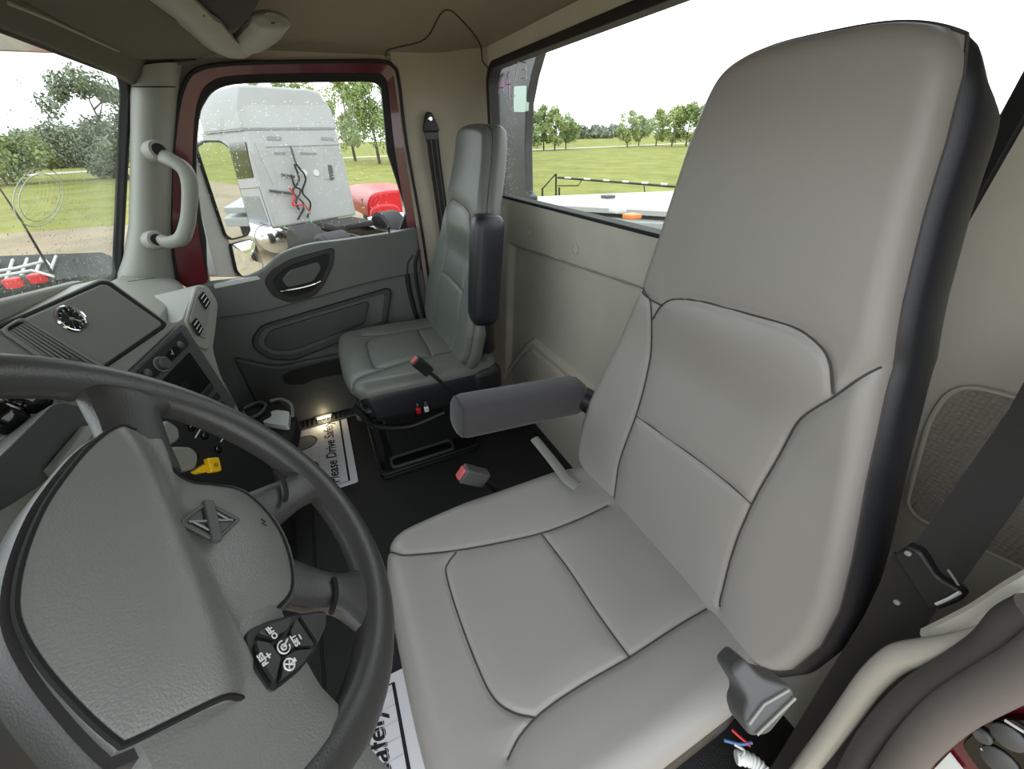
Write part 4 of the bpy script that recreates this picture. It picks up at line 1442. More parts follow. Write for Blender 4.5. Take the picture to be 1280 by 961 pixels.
prism('anchor_cover', rnd([sp_(-0.036, -0.035), sp_(-0.03, -0.012), sp_(-0.012, 0.03), sp_(0.010, 0.03), sp_(0.026, -0.01), sp_(0.032, -0.035)], 0.01), (-0.016, 0, 0), BLK, sb, 0.006, 3)
lathe('bolt', [(0, 0.0), (0.010, 0), (0.010, 0.004), (0.006, 0.007), (0, 0.007)], sp_(-0.002, 0.008, -0.016), (-1, 0, 0), CHROME, sb, 14)
prism('belt_guide', rnd([sp_(-0.030, -0.034), sp_(0.026, -0.034), sp_(0.022, -0.070), sp_(-0.028, -0.070)], 0.005), (-0.012, 0, 0), GREYD, sb, 0.003)
pth = [sp_(-0.003, -0.06, -0.012), sp_(-0.004, -0.15, -0.010), sp_(-0.010, -0.30, -0.006), sp_(-0.014, -0.45, -0.004), sp_(-0.014, -0.95, -0.004)]
strap('webbing', pth, 0.024, [ayp] * 5, WEB, sb)
for dy in (-0.012, 0.008):
    strap('webbing_ridge', [q + np.array((-0.003, dy, 0)) for q in pth], 0.002, [ayp] * 5, GREYD, sb)
box('retractor_clip', sp_(-0.03, -0.33, -0.008), (0.012, 0.012, 0.03), BLK, sb, 0.003)

# passenger's buckle on its stalk
bk = empty('passenger_buckle', ux((562, 488), 0.27), 'black seat belt buckle with red button standing beside the passenger cushion', 'buckle')


def buckle(root, top, bot, wdir, w, th, body, btn, stalk_end):
    top = np.asarray(top); bot = np.asarray(bot)
    t = (top - bot); L_ = np.linalg.norm(t); t = t / L_
    wdir = np.asarray(wdir, float); wdir = wdir - t * (wdir @ t); wdir /= np.linalg.norm(wdir)
    n = np.cross(wdir, t)
    box('body', (top + bot) / 2, (2 * w, 2 * th, L_), body, root, 0.005, [wdir, n, t], 3)
    box('release_button', top + t * 0.001, (1.5 * w, 1.3 * th, 0.010), btn, root, 0.003, [wdir, n, t], 2)
    if stalk_end is not None:
        tube('stalk', [bot, bot * 0.5 + np.asarray(stalk_end) * 0.5 + np.array((0, 0, 0.004)), stalk_end], 0.006, BLK, root, seg=10)


buckle(bk, ux((518, 450), 0.27), ux((537, 465), 0.27), (0, 0.4, 0.7), 0.019, 0.013, BLK, PINK, ux((566, 492), 0.27))
bd = empty('driver_buckle', uz((600, 600), 0.33), 'grey seat belt buckle with faded red button beside the driver cushion', 'buckle')
qb = ux((592, 588), -0.24)
buckle(bd, ux((577, 591), -0.24), ux((606, 598), -0.24), (0, 0.3, 0.8), 0.021, 0.015, GREYD, PINK, ux((640, 640), -0.24))

# driver's seat belt on the near pillar
db = empty('driver_seat_belt', uy((1040, 930), -0.50), 'dark driver seat belt running down past its plastic guide beside the seat', 'seat belt')


def yz(p, y): return uy(p, y)


def edges(lefts, rights, y):
    L_ = [uy(p, yy) for p, yy in zip(lefts, y)]; R_ = [uy(p, yy) for p, yy in zip(rights, y)]
    return L_, R_


def ribbon(name, lefts, rights, ys, m, parent, th=0.002):
    L_, R_ = edges(lefts, rights, ys)
    secs = []
    for a, b in zip(L_, R_):
        n = CAM - (a + b) / 2; n = n / np.linalg.norm(n)
        n = np.array((0, 1.0, 0.2))
        secs.append([a, b, b - n * th, a - n * th])
    return loft(name, secs, m, parent)


ribbon('upper_webbing', [(1300, 440), (1262, 510), (1206, 590), (1140, 684)], [(1390, 480), (1340, 545), (1280, 620), (1196, 738)], [-0.60, -0.57, -0.54, -0.50], WEB, db)
ribbon('lower_webbing', [(1118, 690), (1080, 770), (1030, 850), (960, 965), (920, 1020)], [(1172, 757), (1130, 830), (1100, 880), (1050, 980), (1010, 1040)], [-0.505, -0.50, -0.495, -0.49, -0.48], WEB, db, 0.003)
gd_ = [uy(p, -0.492) for p in ((1116, 694), (1134, 682), (1150, 690), (1172, 722), (1196, 736), (1206, 746), (1200, 752), (1174, 762), (1160, 762))]
gdo = prism('belt_guide', rnd(gd_, 0.004), (0, -0.014, 0), BLK, db, 0.003)
tube('guide_streak', [uy(p, -0.489) for p in ((1170, 755), (1186, 748), (1200, 740))], 0.0016, LIGHTP, gdo, seg=5)  # thin pale streaks along the edges of the guide
tube('guide_streak', [uy(p, -0.489) for p in ((1185, 712), (1192, 722), (1198, 731))], 0.0012, GREYP, gdo, seg=5)
lathe('guide_pin', [(0, 0), (0.003, 0), (0.003, 0.003), (0, 0.004)], uy((1136, 691), -0.491), (0, 1, 0.2), GREYP, gdo, 8)
lathe('guide_pin', [(0, 0), (0.003, 0), (0.003, 0.003), (0, 0.004)], uy((1122, 752), -0.486), (0, 1, 0.2), GREYP, gdo, 8)

# ================================================================== DRIVER'S DOOR OPENING
# satin trim lip, rubber seals and the red jamb with its latch
jam = empty('door_opening_trim', uy((1180, 860), -0.46), 'satin and rubber edge trim round the driver door opening', 'door trim')


def ypath(px, ys): return [uy(p, y) for p, y in zip(px, ys)]


lip = catmull(ypath(((1275, 768), (1245, 785), (1200, 803), (1150, 815), (1120, 824), (1090, 850), (1060, 890), (1030, 930), (1000, 968), (970, 1010)), [-0.45] * 4 + [-0.448, -0.446, -0.444, -0.442, -0.44, -0.44]), 5)
nl = len(lip)
tube('satin_lip', lip, [0.003 + 0.0095 * min(1, k / 16) for k in range(nl)], CREAM, jam, seg=14)
tube('pillar_edge', catmull(ypath(((1330, 715), (1280, 742), (1230, 772), (1170, 800)), [-0.475] * 4), 5), [0.014] * 16, TAN2, jam, seg=10, flat=(1, 0.8))
seal1 = catmull(ypath(((1300, 765), (1268, 782), (1240, 812), (1200, 838), (1150, 868), (1110, 905), (1080, 945), (1050, 1000)), [-0.44] * 8), 5)
tube('inner_seal', seal1, 0.015, SEAL, jam, seg=14)
seal2 = catmull(ypath(((1330, 800), (1290, 830), (1240, 858), (1190, 888), (1150, 925), (1115, 970), (1090, 1010)), [-0.425] * 7), 5)
tube('outer_seal', seal2, 0.016, mat('seal_light', (98, 92, 89), 0.55), jam, seg=14)
jb = empty('door_jamb', uy((1230, 950), -0.46), 'glossy red door jamb with black latch plate and screws', 'door jamb')
prism('jamb_panel', [uy(p, -0.465) for p in ((1150, 1000), (1190, 905), (1280, 845), (1400, 800), (1400, 1000))], (0, -0.02, 0), RED, jb)
lp = prism('latch_plate', rnd([uy(p, -0.455) for p in ((1200, 930), (1238, 898), (1300, 900), (1300, 990), (1240, 985))], 0.01), (0, -0.01, 0), BLKG, jb, 0.003)
for p, r in (((1261, 920), 0.011), ((1250, 950), 0.012), ((1228, 918), 0.007)):
    lathe('screw', [(0, 0), (r, 0), (r, 0.003), (r * 0.7, 0.005), (0, 0.005)], uy(p, -0.454), (0, 1, 0.2), GREYD, lp, 14)
for q in (((1256, 900), (1280, 915)), ((1226, 935), (1262, 965)), ((1236, 952), (1252, 972))):
    tube('latch_edge', [uy(p, -0.451) for p in q], 0.0014, LIGHTP, lp, seg=5)
prism('door_sticker', [uy(p, -0.459) for p in ((1164, 965), (1186, 942), (1204, 965))], (0, -0.003, 0), WHITE, jb)

# courtesy lamp at the foot of the passenger door
LENS = bpy.data.materials.new('lamp_lens'); LENS.use_nodes = True
lb = LENS.node_tree.nodes['Principled BSDF']
lb.inputs['Emission Color'].default_value = (1.0, 0.86, 0.55, 1); lb.inputs['Emission Strength'].default_value = 6.0
cl_ = empty('courtesy_lamp', ux((405, 521), 0.868), 'small lit courtesy lamp at the foot of the passenger door', 'lamp')
cpos = ux((405, 521), 0.868)
box('lens', cpos + np.array((-0.004, 0, 0)), (0.006, 0.06, 0.008), LENS, cl_, 0.001)
box('lamp_body', cpos + np.array((0.006, 0, 0.004)), (0.014, 0.08, 0.02), GREYD, cl_, 0.003)
ld = bpy.data.lights.new('courtesy_light', 'POINT'); ld.energy = 0.16; ld.color = (1.0, 0.84, 0.5); ld.shadow_soft_size = 0.01
lo_ = bpy.data.objects.new('courtesy_light', ld); COL.objects.link(lo_); lo_.location = Vector(cpos + np.array((-0.035, 0, 0.01)))

# ================================================================== PAPER FLOOR MATS


def paper_mat(x0, y0, label):
    L_, Wd = 0.53, 0.44
    z = 0.003
    m = empty('paper_floor_mat', (x0 + L_ / 2, y0 + Wd / 2, 0.0), label, 'floor mat', 'paper floor mats')
    prism('sheet', rnd([np.array(p) for p in ((x0, y0, z), (x0 + L_, y0, z), (x0 + L_, y0 + Wd, z), (x0, y0 + Wd, z))], 0.01), (0, 0, -0.0015), PAPER, m)
    zt = z + 0.0006

    def line(a, b, w, mm):
        a = np.array(a); b = np.array(b); d = (b - a) / np.linalg.norm(b - a); s = np.array((-d[1], d[0])) * w / 2
        prism('grid_line' if mm is INKG else 'border_line', [np.array((*(a + s), zt)), np.array((*(a - s), zt)), np.array((*(b - s), zt)), np.array((*(b + s), zt))], (0, 0, 0.0003), mm, m, smooth=False)
    for k in range(1, 16):
        line((x0 + k * 0.033, y0 + 0.036), (x0 + k * 0.033, y0 + Wd - 0.03), 0.0012, INKG)
    for k in range(1, 12):
        line((x0 + 0.025, y0 + 0.036 + k * 0.033), (x0 + L_ - 0.025, y0 + 0.036 + k * 0.033), 0.0012, INKG)
    line((x0 + 0.022, y0 + 0.032), (x0 + L_ - 0.022, y0 + 0.032), 0.008, INK)
    line((x0 + 0.022, y0 + Wd - 0.028), (x0 + L_ - 0.022, y0 + Wd - 0.028), 0.003, INK)
    line((x0 + 0.022, y0 + 0.03), (x0 + 0.022, y0 + Wd - 0.028), 0.003, INK)
    line((x0 + L_ - 0.022, y0 + 0.03), (x0 + L_ - 0.022, y0 + Wd - 0.028), 0.003, INK)
    text('print_text', 'Please Drive Safely!!', (x0 + L_ / 2, y0 + 0.085, zt), (1, 0, 0), (0, 1, 0), 0.058, INK, m, 0.0002, shear=0.25, bold=0.0012)
    # two shoe soles
    for cx in (x0 + 0.17, x0 + 0.36):
        for nm, pts_, cy in (('sole_print', ((-0.042, -0.06), (0.0, -0.085), (0.042, -0.06), (0.05, 0.0), (0.045, 0.06), (-0.045, 0.06), (-0.05, 0.0)), y0 + 0.225), ('heel_print', ((-0.036, -0.03), (0.036, -0.03), (0.036, 0.02), (0.0, 0.04), (-0.036, 0.02)), y0 + 0.335)):
            q = catmull([np.array((cx + a, cy + b, zt + 0.0001)) for a, b in pts_], 5, True)
            prism(nm, q, (0, 0, 0.0003), INKS, m, smooth=False)
            tube('sole_outline', q + [q[0]], 0.0022, INK, m, seg=5)
    return m


m1 = paper_mat(0.375, 0.115, 'white printed paper mat on the passenger side floor')
m2 = paper_mat(-0.885, 0.088, 'white printed paper mat on the floor under the steering wheel')

# ================================================================== OUTSIDE
GRASS = bpy.data.materials.new('grass_ground'); GRASS.use_nodes = True
nt = GRASS.node_tree; b_ = nt.nodes['Principled BSDF']; b_.inputs['Roughness'].default_value = 0.95; b_.inputs['Specular IOR Level'].default_value = 0.1
co = nt.nodes.new('ShaderNodeTexCoord')
n1 = nt.nodes.new('ShaderNodeTexNoise'); n1.inputs['Scale'].default_value = 0.35; n1.inputs['Detail'].default_value = 10; n1.inputs['Roughness'].default_value = 0.75
r1 = nt.nodes.new('ShaderNodeValToRGB')
r1.color_ramp.elements[0].position = 0.3; r1.color_ramp.elements[0].color = lin((102, 107, 52))
r1.color_ramp.elements[1].position = 0.7; r1.color_ramp.elements[1].color = lin((150, 151, 86))
nt.links.new(co.outputs['Object'], n1.inputs['Vector']); nt.links.new(n1.outputs['Fac'], r1.inputs['Fac']); nt.links.new(r1.outputs['Color'], b_.inputs['Base Color'])
GRAVEL = mat('gravel', (156, 143, 121), 0.95, bump='noise', scale=8, strength=0.5, dist=0.05, vary=0.12, vscale=0.6, spec=0.1)
ROAD = mat('road', (186, 182, 172), 0.9, vary=0.05, vscale=0.4, spec=0.1)


def ground(name, pts, z, m, label):
    V_ = [(x, y, z) for x, y in pts]
    o = mk(name, V_, [tuple(range(len(V_)))], m, None, False)
    return struct(o, label)


ground('floor_field', [(-300, -300), (350, -300), (350, 300), (-300, 300)], GROUND, GRASS, 'green grass field round the yard')
ground('floor_yard', [(-40, -60), (8, -60), (12, -14), (17, -8), (19.5, -2), (19.6, 6), (20.2, 11), (24, 40), (24, 60), (-40, 60)], GROUND + 0.02, GRAVEL, 'tan gravel yard the trucks stand on')
ground('floor_road', [(78, -300), (84, -300), (88, -60), (92, -10), (90, 20), (76, 36), (60, 60), (50, 58), (70, 33), (84, 18), (86, -10), (82, -60)], GROUND + 0.03, ROAD, 'pale road crossing the fields')
# gently rising far field
V = []
for x, z in ((95, GROUND - 0.2), (130, GROUND + 1.1), (350, GROUND + 2.5)):
    V += [(x, -420, z), (x, 300, z)]
struct(mk('floor_far_field', V, [(0, 1, 3, 2), (2, 3, 5, 4)], GRASS, None, False), 'far field rising behind the road')


def tree(name, base, h, cr, m, label, group, n=900, trunk=True, shape=1.0, leaf=0.35):
    base = np.asarray(base, float)
    t = empty(name, base, label, 'tree', group)
    r_ = np.random.default_rng(int(abs(base[0] * 13 + base[1] * 7)) + n)
    if trunk:
        tube('trunk', [base, base + np.array((0.1, 0.05, h * 0.35)), base + np.array((0, 0, h * 0.75))], [h * 0.022, h * 0.017, h * 0.006], BARK, t, seg=7)
        for k in range(5):
            a = k * 1.3
            s_ = base + np.array((0, 0, h * (0.3 + 0.09 * k)))
            tube('branch', [s_, s_ + np.array((math.cos(a) * cr * 0.6, math.sin(a) * cr * 0.6, h * 0.15))], [h * 0.009, h * 0.003], BARK, t, seg=5)
    V_, F_ = [], []
    ncl = 26
    cl = []
    for _ in range(ncl):
        f = r_.random()
        zz_ = h * (0.22 + 0.76 * f)
        wid = cr * (math.sin(math.pi * (0.12 + 0.86 * f)) ** 0.8) * shape
        a = r_.random() * 2 * math.pi; q = math.sqrt(r_.random()) * wid
        cl.append((math.cos(a) * q, math.sin(a) * q, zz_, cr * (0.22 + 0.2 * r_.random())))
    for _ in range(n):
        c = cl[r_.integers(ncl)]
        d = r_.normal(size=3); d /= np.linalg.norm(d)
        p = base + np.array(c[:3]) + d * c[3] * (0.5 + 0.6 * r_.random())
        u = r_.normal(size=3); u /= np.linalg.norm(u); w = np.cross(u, d); w /= np.linalg.norm(w) + 1e-6
        s_ = leaf * (0.6 + 0.8 * r_.random())
        o = len(V_)
        V_ += [p - u * s_ * 0.5, p + w * s_ * 0.35, p + u * s_ * 0.5, p - w * s_ * 0.35]
        F_.append((o, o + 1, o + 2, o + 3))
    mk('crown', V_, F_, m, t, False)
    return t


def tree_px(p_base, p_top, dist, cr, m, label, group, **kw):
    """stand a tree on the ground at the given distance in the direction of p_base"""
    d = ray(p_base); d2 = d[:2] / np.linalg.norm(d[:2])
    b = np.array((*(CAM[:2] + d2 * dist), GROUND))
    dt = ray(p_top); s_ = dist / np.linalg.norm(dt[:2])
    zt = CAM[2] + dt[2] * s_
    return tree('tree', b, zt - GROUND, cr, m, label, group, **kw)


G1, G2, G3 = 'trees beyond the windscreen', 'trees behind the white truck', 'trees beyond the rear window'
tree_px((154, 210), (146, 88), 55, 2.9, LEAFD, 'tall leafy tree close to the windscreen pillar', G1, n=9000, leaf=0.24)
tree_px((132, 208), (132, 172), 61, 2.6, LEAFD, 'low bush at the foot of the tall tree', G1, n=6000, trunk=False, leaf=0.25)
tree_px((95, 205), (92, 165), 110, 6.0, LEAFD, 'rounded dark tree left of the tall windscreen tree', G1, n=6000, leaf=0.45)
tree_px((70, 207), (68, 172), 118, 6.0, LEAFD, 'second rounded dark tree in the windscreen tree line', G1, n=5000, leaf=0.45)
tree_px((45, 210), (44, 178), 112, 5.5, LEAFD, 'small rounded tree in the middle of the windscreen tree line', G1, n=5000, leaf=0.45)
tree_px((5, 225), (2, 160), 60, 3.6, LEAF, 'bright green tree at the left end of the tree line', G1, n=6000, leaf=0.3)
tree_px((-25, 225), (-25, 168), 68, 3.6, LEAF, 'green tree cut by the left edge of the picture', G1, n=4000, leaf=0.3)
for k, (x, top, dist, cr, lab) in enumerate(((472, 88, 60, 3.6, 'tall tree right of the white truck behind its cab'), (442, 96, 72, 3.2, 'slim tree just above the rear edge of the white truck'), (500, 98, 66, 3.2, 'tree partly behind the door window rear edge'),
                                        (400, 96, 82, 3.4, 'tree top showing above the white truck roof'), (372, 98, 90, 3.4, 'pale tree top over the middle of the white truck roof'), (342, 104, 98, 3.2, 'tree top above the roof side of the white truck'))):
    tree_px((x, 190), (x, top), dist, cr, LEAFL if k % 2 else LEAF, lab, G2, n=6000 if k < 3 else 3500, leaf=0.3)
tree_px((612, 190), (606, 92), 55, 4.0, LEAF, 'green tree behind the left corner of the rear window', G3, n=6000, leaf=0.25)
rw = [(664, 138, 90, 'leftmost'), (680, 134, 95, 'second'), (694, 137, 92, 'third'), (708, 142, 98, 'fourth'), (786, 139, 100, 'fifth'), (800, 146, 110, 'sixth'), (822, 140, 105, 'seventh'), (842, 135, 98, 'eighth'), (860, 132, 98, 'ninth'), (880, 130, 96, 'last')]
for x, top, dist, w in rw:
    tree_px((x, 168), (x, top), dist, 2.6, LEAFL if x % 4 else LEAF, f'pale green tree beyond the rear window, {w} of the row counted from left', G3, n=3500, leaf=0.35)
for x, w in ((725, 'left'), (745, 'middle'), (765, 'right')):
    tree_px((x, 168), (x, 160), 180, 6, LEAFD, f'low distant trees in the gap of the rear window tree line, {w} clump', G3, n=700, trunk=False, leaf=1.2)

# ---- white sleeper truck parked alongside
zb = -0.5
R1, R2 = uz((344, 285), zb), uz((446, 269), zb)
ry = (R1 - R2); wid = np.linalg.norm(ry); ry = ry / wid           # along the rear face, to our left
rx = np.array((-ry[1], ry[0], 0.0))
if rx @ (R1 - CAM) < 0: rx = -rx                                    # forward direction of that truck
TR = empty('semi_truck', np.array((*(R1 * 0.5 + R2 * 0.5)[:2], GROUND)), 'white sleeper cab truck seen from behind through the passenger window', 'truck')


def tr(a, f, z): return R2 + ry * (a * wid) + rx * f + np.array((0, 0, z - zb))


def prt(p, f=0.0): return pl(p, R1 + rx * f, rx)   # point on a plane parallel to the rear face


roofz = prt((310, 162))[2]
topz = prt((320, 106))[2]
body = []
for f in (0.0, 0.9, 1.9, 3.3):
    k = 0.0 if f < 2 else 0.0
    body.append([tr(0, f, zb), tr(1, f, zb), tr(1.0, f, roofz - 0.5), tr(0.985, f, roofz), tr(0.015, f, roofz), tr(0, f, roofz - 0.5)])
loft('sleeper_body', body, WPAINT, TR, bevel=0.05, segs=3)
rf = []
for f, s_, t_ in ((-0.0, 0.0, 1.0), (0.25, 0.0, 1.03), (1.2, 0.0, 1.04), (2.7, 0.0, 1.0), (3.1, 0.02, 0.85), (3.35, 0.05, 0.5)):
    h_ = (topz - roofz) * t_
    i_ = 0.10
    rf.append([tr(0.0 + s_, f, roofz), tr(1 - s_, f, roofz), tr(1 - s_ - 0.02, f, roofz + h_ * 0.5), tr(1 - i_, f + 0.08, roofz + h_ * 0.97), tr(0.8, f + 0.1, roofz + h_), tr(0.2, f + 0.1, roofz + h_ * 0.98), tr(i_, f + 0.08, roofz + h_ * 0.93), tr(0.02 + s_, f, roofz + h_ * 0.5)])
loft('roof_fairing', rf, WPAINT, TR, bevel=0.04, segs=3)
tube('roof_joint', [tr(0.0, -0.005, roofz), tr(1.0, -0.005, roofz), tr(1.003, 3.25, roofz)], 0.012, GREYW, TR, seg=6)
# rear face embossed panels
for q in (((318, 178), (330, 178), (345, 222), (345, 240)), ((334, 170), (352, 171), (352, 176), (334, 175)), ((402, 171), (417, 172), (418, 176), (402, 175)), ((330, 183), (424, 180), (424, 181.5), (330, 184.5)),
          ((343, 190), (357, 190), (357, 193), (343, 193)), ((375, 190), (396, 191), (396, 193), (375, 193)), ((405, 191), (418, 191), (418, 224), (405, 224))):
    prism('embossed_panel', [prt(p, -0.012) for p in q], rx * 0.03, GREYW if len(q) == 4 and abs(q[0][1] - q[2][1]) < 8 else WPAINT, TR, 0.004)
prism('tail_vent', [prt(p, -0.03) for p in ((410, 206), (415, 206), (418, 224), (413, 225))], rx * 0.02, GREYD, TR, 0.004)
for p in ((380, 216), (395, 216)):
    lathe('round_port', [(0, 0), (0.07, 0), (0.07, 0.02), (0, 0.02)], prt(p), -rx, LIGHTP, TR, 16)
for q in (((352, 218), (368, 221)), ((337, 238), (368, 242))):
    tube('rear_bar', [prt(p, -0.05) for p in q], 0.025, GREYD, TR, seg=8)
tube('pogo_stick', [prt(p, -0.1) for p in ((363, 182), (371, 208))], 0.022, GREYD, TR, seg=8)
for nm, m_, q in (('air_hose', BLKG, ((368, 205), (374, 225), (366, 240), (380, 256), (372, 275))), ('air_hose', BLKG, ((370, 205), (382, 222), (378, 240), (388, 254), (384, 272))), ('air_hose', REDL, ((362, 235), (368, 245), (366, 256), (380, 256), (388, 268))),
                   ('air_hose', mat('hose_green', (120, 170, 140), 0.5), ((380, 258), (388, 272), (388, 284), (375, 290), (355, 284))), ('air_hose', BLKG, ((364, 218), (368, 232), (376, 238), (370, 252), (374, 262)))):
    tube(nm, [prt(p, -0.15) for p in catmull(q, 5)], 0.022, m_, TR, seg=7)
# side window, door of the cab (left side of that truck)
SN = ry; SO = tr(1.0, 0, 0)


def ps(p, k=0.0): return pl(p, SO + SN * k, SN)


prism('side_window', rnd([ps(p, 0.01) for p in ((285, 179), (306, 177), (317, 222), (297, 224))], 0.06), -SN * 0.03, BLKG, TR, 0.005)
prism('side_locker', rnd([ps(p, 0.012) for p in ((304, 245), (323, 245), (335, 278), (310, 278))], 0.06), -SN * 0.03, GREYW, TR, 0.005)
tube('side_joint', [ps(p, 0.005) for p in ((296, 236), (324, 234), (340, 283))], 0.012, GREYW, TR, seg=6)
cb = []
for f in (3.3, 4.2, 5.2):
    zt = roofz - 0.1 - 0.25 * max(0, f - 4.2)
    cb.append([tr(0.04, f, zb), tr(0.96, f, zb), tr(0.96, f, zt - 0.4), tr(0.92, f, zt), tr(0.08, f, zt), tr(0.04, f, zt - 0.4)])
loft('day_cab', cb, WPAINT, TR, bevel=0.05, segs=3)
hb = [[tr(0.12, f, zb - 0.1), tr(0.88, f, zb - 0.1), tr(0.86, f, z_), tr(0.14, f, z_)] for f, z_ in ((5.2, 0.6), (7.0, 0.35), (7.3, 0.1))]
loft('bonnet', hb, WPAINT, TR, bevel=0.06, segs=3)
for a in (0.3, 0.7):
    V, F = box_data(tr(a, 1.5, -0.62), (0.2, 10.0, 0.25), [ry, rx, np.array((0, 0, 1.0))])
    mk('frame_rail', V, F, BLKG, TR, True, 0.01)
V, F = box_data(tr(0.5, -1.4, -0.42), (0.9, 1.0, 0.12), [ry, rx, np.array((0, 0, 1.0))])
mk('fifth_wheel', V, F, BLKM, TR, True, 0.03)
for f in (-1.6, -2.9):
    for a in (0.02, 0.98):
        lathe('drive_wheel', [(0.15, -0.25), (0.45, -0.27), (0.52, -0.22), (0.52, 0.22), (0.45, 0.27), (0.15, 0.25)], tr(a, f, GROUND + 0.52), ry, RUBBER, TR, 24)
for a in (0.05, 0.95):
    lathe('front_wheel', [(0.15, -0.14), (0.45, -0.16), (0.52, -0.12), (0.52, 0.12), (0.45, 0.16), (0.15, 0.14)], tr(a, 6.1, GROUND + 0.52), ry, RUBBER, TR, 24)
tk = tr(1.02, 0.5, -0.78)
ft = lathe('fuel_tank', [(0, -0.02), (0.20, 0.0), (0.30, 0.03), (0.31, 0.06), (0.31, 1.7), (0.28, 1.74), (0, 1.75)], tk - rx * 0.4, rx, CHROME, TR, 28)
lathe('tank_step', [(0.27, 0.0), (0.315, 0.0), (0.315, 0.05), (0.27, 0.05)], tk, rx, GREYD, ft, 28)

# ---- red vehicle beyond
rb = uz((478, 262), -0.55)
RV = empty('red_vehicle', np.array((rb[0], rb[1], GROUND)), 'red truck bonnet with chrome bumper beyond the door window', 'truck')


def rv(p, k=0.0): return pl(p, rb + np.array((k, 0, 0)), (1, 0, 0))


hood = [rv(p) for p in catmull([(461, 272), (460, 256), (465, 244), (480, 239), (510, 237), (530, 240), (535, 272)], 5)]
prism('bonnet', hood, (3.0, 0.4, 0), REDL, RV, 0.12, 4)
prism('fender', [rv(p, -0.4) for p in catmull([(464, 276), (466, 262), (478, 256), (498, 258), (503, 276)], 5)], (0.8, 0, 0), REDL, RV, 0.1, 3)
tube('bumper', [rv(p, -0.6) for p in ((462, 279), (480, 274), (505, 272))], 0.16, CHROME, RV, seg=12)
for y_ in (-0.6, 0.9):
    lathe('wheel', [(0.15, -0.14), (0.45, -0.16), (0.52, -0.12), (0.52, 0.12), (0.45, 0.16), (0.15, 0.14)], (rb[0] + 0.8, rb[1] + y_ - 0.6, GROUND + 0.52), (0, 1, 0), RUBBER, RV, 20)

# ---- black flatbed with red lamps seen through the windscreen
FB = empty('flatbed_trailer', uz((70, 345), GROUND), 'black flatbed trailer with two red tail lamps beyond the windscreen', 'trailer')
FD = 6.0


def fb(p, x=FD): return ux(p, x)


dk = [fb((-60, 372)), fb((60, 352)), fb((160, 340)), fb((152, 325)), fb((128, 314)), fb((-60, 326))]
prism('deck', [uz(p, -0.45) for p in ((-80, 365), (175, 338), (128, 315), (-60, 322))], (0, 0, -0.12), BLKM, FB, 0.01)
for p in ((20, 358), (50, 352)):
    c = uz(p, -0.42)
    lamp = box('tail_lamp', c + np.array((0, 0, 0.05)), (0.14, 0.16, 0.13), REDL, FB, 0.02)
    box('lamp_housing', c + np.array((0.15, 0, 0.03)), (0.08, 0.20, 0.16), GREYD, lamp, 0.02)
for k in range(5):
    q0, q1 = (-10 + k * 18, 352 - k * 3), (-2 + k * 18, 326 - k * 1.5)
    tube('rack_bar', [uz(q0, -0.40), uz(q1, -0.40)], 0.02, LIGHTP, FB, seg=6)
tube('rack_bar', [uz(p, -0.25) for p in ((-40, 345), (20, 335), (58, 326), (62, 332))], 0.02, LIGHTP, FB, seg=6)
tube('rack_bar', [uz(p, -0.30) for p in ((-40, 352), (40, 338), (66, 345))], 0.02, LIGHTP, FB, seg=6)
fx = uz((40, 345), GROUND)
V, F = box_data((uz((60, 340), -0.6)[0], uz((60, 340), -0.6)[1], -0.75), (0.9, 4.0, 0.25)); mk('chassis', V, F, BLKM, FB, True, 0.02)
cxy = uz((60, 340), -0.6)
for dx_, dy_ in ((-0.7, 0.9), (0.7, 0.9), (-0.7, -0.9), (0.7, -0.9)):
    lathe('wheel', [(0.12, -0.11), (0.33, -0.13), (0.38, -0.1), (0.38, 0.1), (0.33, 0.13), (0.12, 0.11)], (cxy[0] + dx_, cxy[1] + dy_, GROUND + 0.38), (1, 0, 0), RUBBER, FB, 18)

# thin whip aerial on the bonnet of this truck
tag(tube('whip_aerial', [pl(p, OW + np.array((0, 0.5, 0)), NW) for p in ((-12, 222), (0, 236), (28, 278), (56, 326), (64, 340))], [0.002, 0.003, 0.004, 0.005, 0.007], BLK, None, seg=6), 'thin black aerial leaning outside the windscreen', 'aerial')

# ---- passenger side mirror
MR = empty('side_mirror', ux((280, 340), 1.22), 'white passenger side mirror with tall flat glass and small convex glass', 'mirror')
XM = 1.20
MNn = np.array((-0.478, -0.878, -0.03)); MNn /= np.linalg.norm(MNn)
MO = ux((282, 240), XM)


def pm(p, k=0.0): return pl(p, MO + MNn * k, MNn)


g_px = [(247, 184), (258, 178), (276, 178), (286, 185), (313, 286), (309, 293), (290, 298), (283, 293)]
gl = rnd([pm(p) for p in g_px], 0.012)
gc_ = sum(gl) / len(gl)
prism('glass', gl, -MNn * 0.004, MIRROR, MR)
ring('glass_rim', [gc_ + (p - gc_) * 1.045 for p in gl], [gc_ + (p - gc_) * 0.985 for p in gl], -MNn * 0.015, BLK, MR, 0.003)
c_px = [(290, 306), (312, 300), (319, 303), (329, 332), (324, 341), (303, 345), (297, 338)]
gl2 = rnd([pm(p) for p in c_px], 0.010)
g2c = sum(gl2) / len(gl2)
V = [g2c + MNn * 0.012]; F = []
for r_ in (0.35, 0.7, 1.0):
    V += [g2c + (p - g2c) * r_ + MNn * 0.012 * (1 - r_ * r_) for p in gl2]
n = len(gl2)
for k in range(n):
    k2 = (k + 1) % n
    F.append((0, 1 + k, 1 + k2))
    for r_ in range(2):
        F.append((1 + r_ * n + k, 1 + r_ * n + k2, 1 + (r_ + 1) * n + k2, 1 + (r_ + 1) * n + k))
mk('convex_glass', V, F, MIRROR, MR)
